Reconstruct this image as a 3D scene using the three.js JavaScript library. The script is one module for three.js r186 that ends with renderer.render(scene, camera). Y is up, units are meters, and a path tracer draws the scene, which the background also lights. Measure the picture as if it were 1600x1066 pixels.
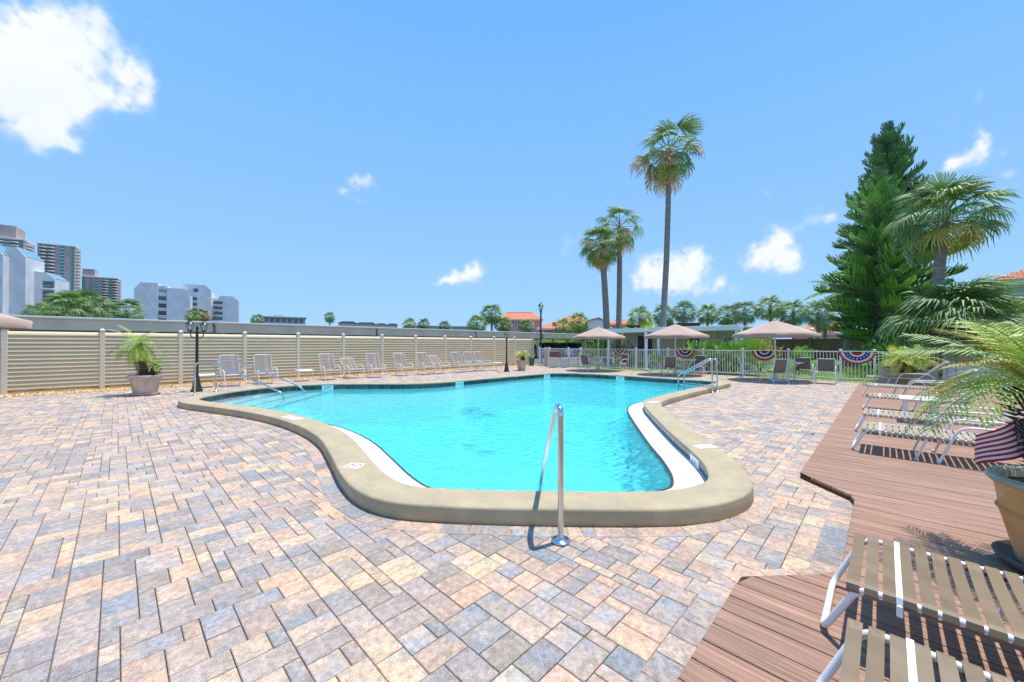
import * as THREE from 'three';
import { mergeGeometries } from 'three/addons/utils/BufferGeometryUtils.js';

// World: x runs along the beige fence, -z towards it, y up, metres. The camera stands at the origin, on the deck.
const scene = new THREE.Scene();
const FORWARD = new THREE.Vector3(0.717, 0, -0.697);
const camera = new THREE.PerspectiveCamera(83.23, 1600 / 1066, 0.05, 4000);
camera.position.set(0, 1.42, 0);
camera.lookAt(FORWARD.x, 1.42 + 0.00833, FORWARD.z);
const renderer = new THREE.WebGLRenderer({ antialias: true });
renderer.toneMapping = THREE.LinearToneMapping;
renderer.toneMappingExposure = 1.2;
renderer.shadowMap.enabled = true;

const SUN = new THREE.Vector3(0.232, 1, 0.081).normalize();
const sun = new THREE.DirectionalLight(new THREE.Color(1, 0.945, 0.865), 4.6);
sun.name = 'sun';
sun.position.copy(SUN).multiplyScalar(120);
sun.castShadow = true;
sun.shadow.mapSize.set(4096, 4096);
Object.assign(sun.shadow.camera, { left: -40, right: 40, top: 40, bottom: -40, near: 1, far: 260 });
scene.add(sun, sun.target);

// ---------- random numbers and noise ----------
function rng(seed) {
  let s = seed >>> 0;
  return () => { s = (s + 0x6D2B79F5) >>> 0; let t = s; t = Math.imul(t ^ (t >>> 15), t | 1); t ^= t + Math.imul(t ^ (t >>> 7), t | 61); return ((t ^ (t >>> 14)) >>> 0) / 4294967296; };
}
const R = rng(7);
const rr = (a, b) => a + (b - a) * R();
const clamp = (x, a = 0, b = 1) => Math.min(b, Math.max(a, x));
const smooth = (a, b, x) => { const t = clamp((x - a) / (b - a)); return t * t * (3 - 2 * t); };
const mix = (a, b, t) => a + (b - a) * t;
function hash2(x, y, s) { let h = Math.imul(x | 0, 374761393) + Math.imul(y | 0, 668265263) + Math.imul(s | 0, 1442695041); h = Math.imul(h ^ (h >>> 13), 1274126177); return ((h ^ (h >>> 16)) >>> 0) / 4294967296; }
function vnoise(x, y, s, px = 0, py = 0) {
  const xi = Math.floor(x), yi = Math.floor(y), fx = x - xi, fy = y - yi;
  const u = fx * fx * (3 - 2 * fx), v = fy * fy * (3 - 2 * fy);
  const wx = (k) => (px ? ((k % px) + px) % px : k), wy = (k) => (py ? ((k % py) + py) % py : k);
  const a = hash2(wx(xi), wy(yi), s), b = hash2(wx(xi + 1), wy(yi), s), c = hash2(wx(xi), wy(yi + 1), s), d = hash2(wx(xi + 1), wy(yi + 1), s);
  return mix(mix(a, b, u), mix(c, d, u), v);
}
function fbm(x, y, s, oct = 4, px = 0, py = 0) {
  let f = 0, a = 0.5, n = 0;
  for (let i = 0; i < oct; i++) { f += a * vnoise(x, y, s + i * 17, px, py); n += a; a *= 0.5; x *= 2; y *= 2; px *= 2; py *= 2; }
  return f / n;
}

// ---------- sky: clear summer blue with fair-weather clouds ----------
{
  const Wd = 3072, Hd = 1536, data = new Float32Array(Wd * Hd * 4);
  // clouds by direction: azimuth from the middle of the view and elevation in degrees, half width, half height, density
  const clouds = [[-52.4,23.7,3.4,2.7,1.25],[-50.6,24.9,3.1,2.7,1.15],[-49.0,27.6,2.5,1.5,0.95],[-47.3,30.1,1.3,1.5,0.7],[-49.8,28.7,1.6,1.4,0.6],[-52.1,28.2,1.1,1.0,0.55],[-52.1,20.9,2.5,2.3,1.0],[-51.0,19.0,1.7,1.3,0.75],[-49.4,20.7,1.4,1.4,0.75],[-48.6,22.4,0.8,1.0,0.65],[-44.8,26.6,1.5,1.7,1.0],[-44.3,24.8,1.4,1.2,0.75],[-46.6,23.9,2.0,0.9,0.75],[-49.4,18.8,1.2,0.8,0.55],[-24.2,20.0,1.1,0.7,0.62],[-21.4,21.5,1.7,0.8,0.8],[-20.3,22.3,0.7,0.6,0.6],[-9.7,9.1,1.9,0.7,0.85],[-7.4,9.9,2.3,0.9,0.95],[-5.4,10.9,1.3,1.4,0.95],[21.0,10.0,3.0,2.4,1.25],[25.4,10.9,2.0,2.0,1.15],[23.4,8.5,3.2,1.4,0.95],[28.7,8.2,1.0,1.1,0.7],[26.9,7.0,1.5,0.8,0.45],[19.5,9.2,1.5,1.2,1.0],[34.7,12.2,1.7,2.0,1.0],[33.4,10.9,2.5,1.4,0.9],[35.9,9.8,1.5,1.7,0.8],[32.0,9.9,1.5,0.9,0.55],[37.8,14.1,1.4,0.6,0.55],[39.8,14.1,1.1,0.5,0.5],[38.5,15.5,0.4,1.0,0.42],[50.8,18.4,0.5,1.2,0.68],[50.3,17.3,1.3,1.0,0.85],[49.2,17.3,0.7,0.7,0.75],[50.8,19.3,0.3,0.6,0.5],[50.6,22.3,0.6,0.5,0.5],[52.3,15.5,0.6,0.6,0.55],[52.4,17.1,0.4,0.3,0.45],[49.0,20.9,0.7,0.5,0.32],[8.5,15.0,1.7,1.4,0.36],[30.6,17.2,0.6,0.4,0.35],[34.0,18.2,0.7,0.5,0.33],[7.6,13.3,0.9,0.7,0.3],[-43.0,31.2,0.6,0.3,0.35],[30.3,6.8,1.0,0.8,0.4],[-21.8,19.3,1.3,0.6,0.35],[14.0,9.9,1.8,0.7,0.3]];
  const q = rng(91);
  for (let k = 0; k < 34; k++) { // the same kind of clouds go on all round
    const az = 62 + q() * 236, el = 8 + q() * 34, w = 1.5 + q() * 3.5;
    for (let j = 0; j < 4; j++) clouds.push([az + (q() - 0.5) * w * 1.6, el + (q() - 0.5) * w * 0.8, w * (0.4 + q() * 0.5), w * (0.3 + q() * 0.35), 0.5 + q() * 0.7]);
  }
  const az0 = Math.atan2(FORWARD.z, FORWARD.x);
  for (let j = 0; j < Hd; j++) {
    const el = ((j + 0.5) / Hd - 0.5) * 180, t = Math.max(0, Math.sin(Math.max(0, el) * Math.PI / 180));
    // horizon pale, deepening upwards
    const k = Math.pow(t, 0.62);
    const r = mix(0.385, 0.09, clamp(k * 1.03)), g = mix(0.63, 0.34, k), b = mix(0.885, 0.85, k);
    const row = clouds.filter((c) => Math.abs(el - c[1]) < c[3] * 2.6 + 1.5);
    for (let i = 0; i < Wd; i++) {
      const o = (j * Wd + i) * 4;
      if (el < 0) { data[o] = 0.36; data[o + 1] = 0.35; data[o + 2] = 0.33; data[o + 3] = 1; continue; }
      let R_ = r, G_ = g, B_ = b;
      if (row.length) {
        let az = ((i + 0.5) / Wd - 0.5) * 360 - az0 * 180 / Math.PI;
        az = ((az + 540) % 360) - 180;
        let den = 0, low = 0;
        let wx = 0, wy = 0, warped = false;
        for (const c of row) {
          let d = az - c[0]; d = ((d + 540) % 360) - 180;
          if (Math.abs(d) > c[2] * 2.6 + 1.5) continue;
          if (!warped) { warped = true; wx = (fbm(az * 0.9 + 40, el * 0.9, 3, 4) - 0.5) * 1.5; wy = (fbm(az * 0.9, el * 0.9 + 70, 5, 4) - 0.5) * 1.3; }
          const e = ((d + wx) / c[2]) ** 2 + ((el + wy - c[1]) / c[3]) ** 2;
          const f = c[4] * Math.exp(-e * 0.9);
          den += f * (1 - 0.25 * den); low += f * clamp((c[1] - el) / c[3] * 0.5 + 0.35);
        }
        if (den > 0.03) {
          const sx = fbm(az * 0.7 + 31, el * 0.7, 13, 3) * 3, sy = fbm(az * 0.7, el * 0.7 + 17, 14, 3) * 3, n = 0.6 * (fbm(az * 0.8 + sx, el * 1.0 + sy, 11, 4) - 0.5) + 0.55 * (fbm((az * 0.8 + el * 0.6) * 0.9 + sy, (el * 0.8 - az * 0.6) * 0.9 + sx, 15, 5) - 0.5);
          const a = smooth(0.08, 1.25, den + n * 1.9 * Math.min(1, den * 1.3)) * Math.min(0.95, 0.3 + den * 0.7);
          const grey = clamp(low / Math.max(den, 0.01)) * 0.12;
          R_ = mix(R_, 0.87 - grey * 1.2, a); G_ = mix(G_, 0.885 - grey * 0.85, a); B_ = mix(B_, 0.92 - grey * 0.3, a);
        }
      }
      data[o] = R_; data[o + 1] = G_; data[o + 2] = B_; data[o + 3] = 1;
    }
  }
  const sky = new THREE.DataTexture(data, Wd, Hd, THREE.RGBAFormat, THREE.FloatType);
  sky.mapping = THREE.EquirectangularReflectionMapping;
  sky.magFilter = THREE.LinearFilter; sky.minFilter = THREE.LinearFilter; sky.wrapS = THREE.RepeatWrapping;
  sky.needsUpdate = true;
  scene.background = sky; scene.environment = sky;
}

// ---------- naming ----------
const taken = {};
function numbered(name) { const k = taken[name] = (taken[name] ?? -1) + 1; return k ? `${name}_${String(k).padStart(3, '0')}` : name; }
function info(o, label, category, group, kind) {
  if (label) o.userData.label = label;
  if (category) o.userData.category = category;
  if (group) o.userData.group = group;
  if (kind) o.userData.kind = kind;
  return o;
}
function thing(name, label, category, [x, y, z] = [0, 0, 0], turn = 0, group) {
  const o = new THREE.Group(); o.name = numbered(name); o.position.set(x, y, z); o.rotation.y = turn;
  scene.add(o); return info(o, label, category, group);
}
function part(name, geometry, material, parent, place) {
  const m = new THREE.Mesh(geometry, material); m.name = name; m.castShadow = m.receiveShadow = true;
  if (place) m.position.set(...place);
  parent.add(m); return m;
}
function structure(name, geometry, material) { const m = part(numbered(name), geometry, material, scene); m.userData.kind = 'structure'; return m; }
function structureGroup(name) { const o = new THREE.Group(); o.name = numbered(name); o.userData.kind = 'structure'; scene.add(o); return o; }
function single(name, geometry, material, label, category, group, place) { return info(part(numbered(name), geometry, material, scene, place), label, category, group); }
function dup(root, [x, y, z], turn, label, group) {
  const c = root.clone(); c.name = numbered(root.name.replace(/_\d{3}$/, '')); c.userData = { ...root.userData };
  c.position.set(x, y, z); c.rotation.y = turn; c.userData.label = label; if (group) c.userData.group = group;
  scene.add(c); return c;
}

// ---------- geometry ----------
function raw(pos, uv, idx) {
  const g = new THREE.BufferGeometry();
  g.setAttribute('position', new THREE.Float32BufferAttribute(pos, 3));
  g.setAttribute('uv', new THREE.Float32BufferAttribute(uv && uv.length ? uv : new Array(pos.length / 3 * 2).fill(0), 2));
  if (idx) g.setIndex(idx);
  g.computeVertexNormals(); return g;
}
function flat(g) { const n = g.index ? g.toNonIndexed() : g; n.computeVertexNormals(); return n; }
function metreUV(g, ou = 0, ov = 0) { // uv in metres across the face's main direction
  const n = flat(g), p = n.attributes.position, no = n.attributes.normal, uv = new Float32Array(p.count * 2);
  for (let i = 0; i < p.count; i++) {
    const x = Math.abs(no.getX(i)), y = Math.abs(no.getY(i)), z = Math.abs(no.getZ(i));
    const [a, b] = y >= x && y >= z ? [p.getX(i), p.getZ(i)] : x >= z ? [p.getZ(i), p.getY(i)] : [p.getX(i), p.getY(i)];
    uv[2 * i] = a + ou; uv[2 * i + 1] = b + ov;
  }
  n.setAttribute('uv', new THREE.BufferAttribute(uv, 2)); return n;
}
function plain(g) { // keep only what every geometry shares, so that they can be merged
  const n = g.index ? g.toNonIndexed() : g;
  for (const k of Object.keys(n.attributes)) if (!['position', 'normal', 'uv'].includes(k)) n.deleteAttribute(k);
  if (!n.attributes.normal) n.computeVertexNormals();
  if (!n.attributes.uv) n.setAttribute('uv', new THREE.Float32BufferAttribute(new Float32Array(n.attributes.position.count * 2), 2));
  n.clearGroups?.(); return n;
}
const merge = (list) => mergeGeometries(list.map(plain), false);
const at = (g, x, y, z, ry = 0, rx = 0, rz = 0) => { const m = new THREE.Matrix4().makeRotationFromEuler(new THREE.Euler(rx, ry, rz, 'YXZ')); m.setPosition(x, y, z); return g.applyMatrix4(m); };
function box(w, h, d, c = 0.004) { // a box with chamfered edges, centred
  if (c <= 0) return metreUV(new THREE.BoxGeometry(w, h, d));
  const X = w / 2, Y = h / 2, Z = d / 2, pos = [];
  c = Math.min(c, X * 0.9, Y * 0.9, Z * 0.9);
  const quad = (a, b, e, f) => pos.push(...a, ...b, ...e, ...a, ...e, ...f);
  const put = (ax, s, u, v) => { const p = [0, 0, 0], h3 = [X, Y, Z]; p[ax] = s * h3[ax]; const [i, j] = [(ax + 1) % 3, (ax + 2) % 3]; p[i] = u * (h3[i] - c); p[j] = v * (h3[j] - c); return p; };
  for (let ax = 0; ax < 3; ax++) for (const s of [-1, 1]) { const q4 = [put(ax, s, -1, -1), put(ax, s, 1, -1), put(ax, s, 1, 1), put(ax, s, -1, 1)]; if (s < 0) q4.reverse(); quad(...q4); }
  for (let ax = 0; ax < 3; ax++) { const [i, j] = [(ax + 1) % 3, (ax + 2) % 3];
    for (const su of [-1, 1]) for (const sv of [-1, 1]) {
      // the edge along axis ax between faces i and j
      const pt = (face, e) => { const p = [0, 0, 0], h3 = [X, Y, Z]; p[ax] = e * (h3[ax] - c); p[i] = su * (h3[i] - (face === i ? 0 : c)); p[j] = sv * (h3[j] - (face === j ? 0 : c)); return p; };
      const q4 = [pt(i, -1), pt(i, 1), pt(j, 1), pt(j, -1)]; if (su * sv > 0) q4.reverse(); quad(...q4);
    } }
  for (const sx of [-1, 1]) for (const sy of [-1, 1]) for (const sz of [-1, 1]) {
    const t = [[sx * X, sy * (Y - c), sz * (Z - c)], [sx * (X - c), sy * Y, sz * (Z - c)], [sx * (X - c), sy * (Y - c), sz * Z]];
    if (sx * sy * sz < 0) t.reverse(); pos.push(...t[0], ...t[1], ...t[2]);
  }
  return metreUV(raw(pos));
}
function prism(poly, y0, y1, c = 0, ou = 0, ov = 0) { // convex outline [[x, z], ...], chamfered along its top
  let area = 0; const n = poly.length;
  for (let i = 0; i < n; i++) { const [ax, az] = poly[i], [bx, bz] = poly[(i + 1) % n]; area += ax * bz - bx * az; }
  const p = area < 0 ? poly.slice() : poly.slice().reverse(); // seen from above counter-clockwise
  const inner = p.map((v, i) => {
    const a = p[(i + n - 1) % n], b = p[(i + 1) % n];
    let d1 = [v[0] - a[0], v[1] - a[1]], d2 = [b[0] - v[0], b[1] - v[1]];
    const l1 = Math.hypot(...d1) || 1, l2 = Math.hypot(...d2) || 1; d1 = d1.map((k) => k / l1); d2 = d2.map((k) => k / l2);
    const n1 = [d1[1], -d1[0]], n2 = [d2[1], -d2[0]]; let m = [n1[0] + n2[0], n1[1] + n2[1]]; const k = c / Math.max(0.35, (m[0] * n1[0] + m[1] * n1[1]));
    return [v[0] - m[0] * k * -1, v[1] - m[1] * k * -1];
  });
  const pos = [], T = c > 0 ? inner : p;
  for (let i = 1; i < n - 1; i++) for (const k of [0, i, i + 1]) pos.push(T[k][0], y1, T[k][1]);
  for (let i = 0; i < n; i++) { const j = (i + 1) % n;
    const q4 = (a, ya, b, yb) => pos.push(a[0][0], ya, a[0][1], b[0][0], yb, b[0][1], b[1][0], yb, b[1][1], a[0][0], ya, a[0][1], b[1][0], yb, b[1][1], a[1][0], ya, a[1][1]);
    if (c > 0) q4([T[i], T[j]], y1, [p[i], p[j]], y1 - c);
    q4([p[i], p[j]], y1 - c, [p[i], p[j]], y0);
  }
  return metreUV(raw(pos), ou, ov);
}
function fillet(pts, r, n = 4) { // round the corners of a path
  const V = pts.map((p) => new THREE.Vector3(...p)), out = [V[0]];
  for (let i = 1; i < V.length - 1; i++) {
    const a = V[i - 1], b = V[i], c = V[i + 1], d = Math.min(r, a.distanceTo(b) * 0.48, b.distanceTo(c) * 0.48);
    const p = b.clone().lerp(a, d / a.distanceTo(b)), q = b.clone().lerp(c, d / b.distanceTo(c));
    for (let k = 0; k <= n; k++) { const t = k / n; out.push(p.clone().multiplyScalar((1 - t) ** 2).addScaledVector(b, 2 * t * (1 - t)).addScaledVector(q, t * t)); }
  }
  out.push(V[V.length - 1]); return out;
}
function sweep(V, rad, sides = 8, closedEnds = true) { // a round tube along points; rad is a number or a function of 0..1
  const n = V.length, pos = [], uv = [], idx = [];
  let up = null, len = 0;
  const T = V.map((v, i) => V[Math.min(n - 1, i + 1)].clone().sub(V[Math.max(0, i - 1)]).normalize());
  let N = Math.abs(T[0].y) < 0.9 ? new THREE.Vector3(0, 1, 0) : new THREE.Vector3(1, 0, 0);
  for (let i = 0; i < n; i++) {
    N = N.clone().addScaledVector(T[i], -N.dot(T[i])).normalize(); const B = T[i].clone().cross(N);
    if (i) len += V[i].distanceTo(V[i - 1]);
    const r = typeof rad === 'function' ? rad(i / (n - 1)) : rad;
    for (let k = 0; k <= sides; k++) { const a = k / sides * Math.PI * 2, c = Math.cos(a) * r, s = Math.sin(a) * r;
      pos.push(V[i].x + N.x * c + B.x * s, V[i].y + N.y * c + B.y * s, V[i].z + N.z * c + B.z * s); uv.push(k / sides * 2 * Math.PI * r, len); }
  }
  const w = sides + 1;
  for (let i = 0; i < n - 1; i++) for (let k = 0; k < sides; k++) { const a = i * w + k; idx.push(a, a + 1, a + w, a + 1, a + w + 1, a + w); }
  if (closedEnds) for (const e of [0, n - 1]) { const c = pos.length / 3; pos.push(V[e].x, V[e].y, V[e].z); uv.push(0, 0); for (let k = 0; k < sides; k++) { const a = e * w + k; e ? idx.push(c, a, a + 1) : idx.push(c, a + 1, a); } }
  const g = raw(pos, uv, idx);
  // one normal across the seam of the tube
  const no = g.attributes.normal;
  for (let i = 0; i < n; i++) { const a = i * w, b = a + sides; const x = no.getX(a) + no.getX(b), y = no.getY(a) + no.getY(b), z = no.getZ(a) + no.getZ(b), l = Math.hypot(x, y, z) || 1; no.setXYZ(a, x / l, y / l, z / l); no.setXYZ(b, x / l, y / l, z / l); }
  return g;
}
const pipe = (pts, r, f = 0.05, sides = 8) => sweep(fillet(pts, f), r, sides);
function lathe(profile, seg = 24) { return new THREE.LatheGeometry(profile.map((p) => new THREE.Vector2(...p)), seg); }
function ribbon(path, width, thick) { // a flat band: path in the xy plane, width along z
  const n = path.length, pos = [], ring = path.map((p, i) => {
    const a = path[Math.max(0, i - 1)], b = path[Math.min(n - 1, i + 1)]; const d = [b[0] - a[0], b[1] - a[1]], l = Math.hypot(...d) || 1, nx = -d[1] / l * thick / 2, ny = d[0] / l * thick / 2;
    return [[p[0] + nx, p[1] + ny, -width / 2], [p[0] + nx, p[1] + ny, width / 2], [p[0] - nx, p[1] - ny, width / 2], [p[0] - nx, p[1] - ny, -width / 2]];
  });
  const quad = (a, b, c, d) => pos.push(...a, ...b, ...c, ...a, ...c, ...d);
  for (let i = 0; i < n - 1; i++) for (let k = 0; k < 4; k++) quad(ring[i][k], ring[i][(k + 1) % 4], ring[i + 1][(k + 1) % 4], ring[i + 1][k]);
  quad(...ring[0].slice().reverse()); quad(...ring[n - 1]);
  return metreUV(raw(pos));
}

// ---------- textures ----------
function tex(w, h, fn, { srgb = true, size = [1, 1], wrap = true } = {}) { // fn(u, v) -> [r, g, b] in 0..1
  const d = new Uint8Array(w * h * 4);
  for (let j = 0; j < h; j++) for (let i = 0; i < w; i++) { const c = fn(i / w, j / h), o = (j * w + i) * 4; d[o] = clamp(c[0]) * 255; d[o + 1] = clamp(c[1]) * 255; d[o + 2] = clamp(c[2]) * 255; d[o + 3] = 255; }
  const t = new THREE.DataTexture(d, w, h, THREE.RGBAFormat);
  t.magFilter = THREE.LinearFilter; t.minFilter = THREE.LinearMipmapLinearFilter; t.generateMipmaps = true;
  if (wrap) t.wrapS = t.wrapT = THREE.RepeatWrapping;
  if (srgb) t.colorSpace = THREE.SRGBColorSpace;
  t.repeat.set(1 / size[0], 1 / size[1]); t.needsUpdate = true; return t;
}
const grey = (f) => (u, v) => { const g = f(u, v); return [g, g, g]; };
const rgb = (h) => [(h >> 16 & 255) / 255, (h >> 8 & 255) / 255, (h & 255) / 255];
const lerp3 = (a, b, t) => [mix(a[0], b[0], t), mix(a[1], b[1], t), mix(a[2], b[2], t)];
const lin = (r, g, b) => new THREE.Color().setRGB(r, g, b);
function mat(color, roughness = 0.7, more = {}) { return new THREE.MeshStandardMaterial({ color, roughness, side: THREE.DoubleSide, ...more }); }
function phys(color, roughness = 0.7, more = {}) { return new THREE.MeshPhysicalMaterial({ color, roughness, side: THREE.DoubleSide, ...more }); }
const leafMat = (r, g, b) => phys(lin(r, g, b), 0.62, { transmission: 0.35, thickness: 0 });
function lettering(w, h, draw) {
  const c = document.createElement('canvas'); c.width = w; c.height = h; const x = c.getContext('2d'); draw(x, w, h);
  const t = new THREE.CanvasTexture(c); t.colorSpace = THREE.SRGBColorSpace; return t;
}
const mottle = tex(512, 512, grey((u, v) => 0.62 + 0.5 * (fbm(u * 8, v * 8, 21, 5, 8, 8) - 0.5) + 0.3 * (hash2(u * 512, v * 512, 5) - 0.5)), { srgb: false, size: [0.8, 0.8] });
const coarse = tex(256, 256, grey((u, v) => fbm(u * 6, v * 6, 33, 4, 6, 6)), { srgb: false, size: [3, 3] });
// the deck's stepped edge, as (x, -z)
const deckLine = [[-0.9, 0.615], [2.56, 0.615], [3.0, 0.2], [4.6, 0.2], [5.05, 0.655], [18.62, 0.655]];
function deckEdge(a) { for (let e = 0; e < deckLine.length - 1; e++) { const [x0, y0] = deckLine[e], [x1, y1] = deckLine[e + 1]; if (a <= x1) return a < x0 ? y0 : mix(y0, y1, (a - x0) / (x1 - x0)); } return -99; }
// =====================================================================  POOL OUTLINE
// the inner edge of the coping, as (x, -z)
const poolPts = [[1.35,11.35],[1.93,9.38],[2.26,7.93],[2.37,6.6],[2.3,5.5],[2.09,4.53],[1.9,3.73],[1.85,3.3],[1.9,3.05],[2.08,2.78],[2.5,2.28],[3.22,1.52],[3.44,1.35],[3.67,1.25],[3.9,1.22],[4.15,1.29],[4.4,1.41],[4.84,1.69],[5.46,2.14],[6.22,2.66],[7.06,3.22],[7.74,3.65],[8.35,3.93],[8.95,4.03],[9.8,4.05],[11.5,4.05],[13.3,4.05],[14.15,4.06],[14.36,4.12],[14.42,4.35],[14.42,6.2],[14.42,8.0],[14.3,9.2],[14.02,10.1],[13.5,10.58],[12.9,10.7],[11,10.72],[9,10.72],[8.1,10.73],[7.4,10.8],[6.86,11.0],[6.06,11.7],[4.95,12.75],[4.35,13.1],[3.6,13.25],[2.9,13.15],[2.29,12.8],[1.71,12.25],[1.42,11.85]];
const poolCurve = new THREE.CatmullRomCurve3(poolPts.map(([a, b]) => new THREE.Vector3(a, 0, b)), true, 'centripetal');
const POOL_N = 420, poolRing = poolCurve.getSpacedPoints(POOL_N).slice(0, POOL_N).map((v) => [v.x, v.z]);
const poolNormal = poolRing.map((p, i) => { const a = poolRing[(i + POOL_N - 2) % POOL_N], b = poolRing[(i + 2) % POOL_N], d = [b[0] - a[0], b[1] - a[1]], l = Math.hypot(...d); return [d[1] / l, -d[0] / l]; });
const offset = (o) => poolRing.map((p, i) => { const w = typeof o === 'function' ? o(i) : o; return [p[0] + poolNormal[i][0] * w, p[1] + poolNormal[i][1] * w]; });
const poolLength = poolRing.reduce((s, p, i) => { const q = poolRing[(i + 1) % POOL_N]; return s + Math.hypot(p[0] - q[0], p[1] - q[1]); }, 0);
const stepLength = poolLength / POOL_N;
function insidePoly(poly, x, y) { let c = false; for (let i = 0, j = poly.length - 1; i < poly.length; j = i++) { const [xi, yi] = poly[i], [xj, yj] = poly[j]; if ((yi > y) !== (yj > y) && x < (xj - xi) * (y - yi) / (yj - yi) + xi) c = !c; } return c; }
function nearestPool(a, b) { let k = 0, m = 1e9; for (let i = 0; i < POOL_N; i++) { const d = (poolRing[i][0] - a) ** 2 + (poolRing[i][1] - b) ** 2; if (d < m) { m = d; k = i; } } return k; }
function ringPath(o) { const p = new THREE.Path(); offset(o).forEach(([x, y], i) => (i ? p.lineTo(x, y) : p.moveTo(x, y))); p.closePath(); return p; }
function ringShape(o) { return new THREE.Shape(offset(o).map(([x, y]) => new THREE.Vector2(x, y))); }
function sheet(shape, y) { const g = new THREE.ShapeGeometry(shape); g.rotateX(-Math.PI / 2); g.translate(0, y, 0); return g; } // shapes are drawn in (x, -z)
function rectShape(x0, y0, x1, y1) { const s = new THREE.Shape(); s.moveTo(x0, y0); s.lineTo(x1, y0); s.lineTo(x1, y1); s.lineTo(x0, y1); s.closePath(); return s; }
function band(profile, closed = true, i0 = 0, i1 = POOL_N, scaleAt = null) { // sweeps a profile [[offset, y], ...] round the pool
  const pos = [], uv = [], idx = [], m = profile.length, n = closed ? POOL_N : i1 - i0;
  let s = 0; const run = [0]; for (let k = 1; k < m; k++) run.push(s += Math.hypot(profile[k][0] - profile[k - 1][0], profile[k][1] - profile[k - 1][1]));
  for (let k = 0; k <= n; k++) { const i = ((i0 + k) % POOL_N + POOL_N) % POOL_N, q = scaleAt ? scaleAt(k / n) : 1;
    profile.forEach(([o, y], j) => { pos.push(poolRing[i][0] + poolNormal[i][0] * o * q, y, -(poolRing[i][1] + poolNormal[i][1] * o * q)); uv.push((i0 + k) * stepLength, run[j]); }); }
  for (let k = 0; k < n; k++) for (let j = 0; j < m - 1; j++) { const a = k * m + j, b = a + m; idx.push(a, a + 1, b, a + 1, b + 1, b); }
  return raw(pos, uv, idx);
}

// =====================================================================  GROUND
const asphaltMat = mat(lin(0.26, 0.25, 0.23), 0.95, { map: tex(256, 256, grey((u, v) => 0.75 + 0.3 * (fbm(u * 10, v * 10, 2, 4, 10, 10) - 0.5) + 0.25 * (hash2(u * 256, v * 256, 1) - 0.5)), { size: [4, 4] }) });
{ const s = rectShape(-1500, -1500, 2500, 2500); s.holes.push(ringPath(0.2)); structure('ground', sheet(s, -0.09), asphaltMat); }
const grassTex = tex(512, 512, (u, v) => { const n = fbm(u * 20, v * 20, 8, 5, 20, 20), f = hash2(u * 512, v * 512, 9); return lerp3([0.36, 0.56, 0.12], [0.66, 0.84, 0.26], clamp(n * 1.3 - 0.2 + (f - 0.5) * 0.5)); }, { size: [3, 3] });
structure('lawn', sheet(rectShape(19.9, -30, 44.6, 9.5), -0.05), mat(lin(0.8, 0.8, 0.8), 0.95, { map: grassTex }));
structure('lawn', sheet(rectShape(20.1, 9.5, 33, 16.6), -0.05), mat(lin(0.75, 0.78, 0.72), 0.95, { map: grassTex }));

structure('path', sheet(rectShape(22.3, 4.6, 25.3, 14.2), -0.04), mat(lin(0.5, 0.47, 0.42), 0.9, { bumpMap: mottle, bumpScale: 0.003 }));
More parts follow.
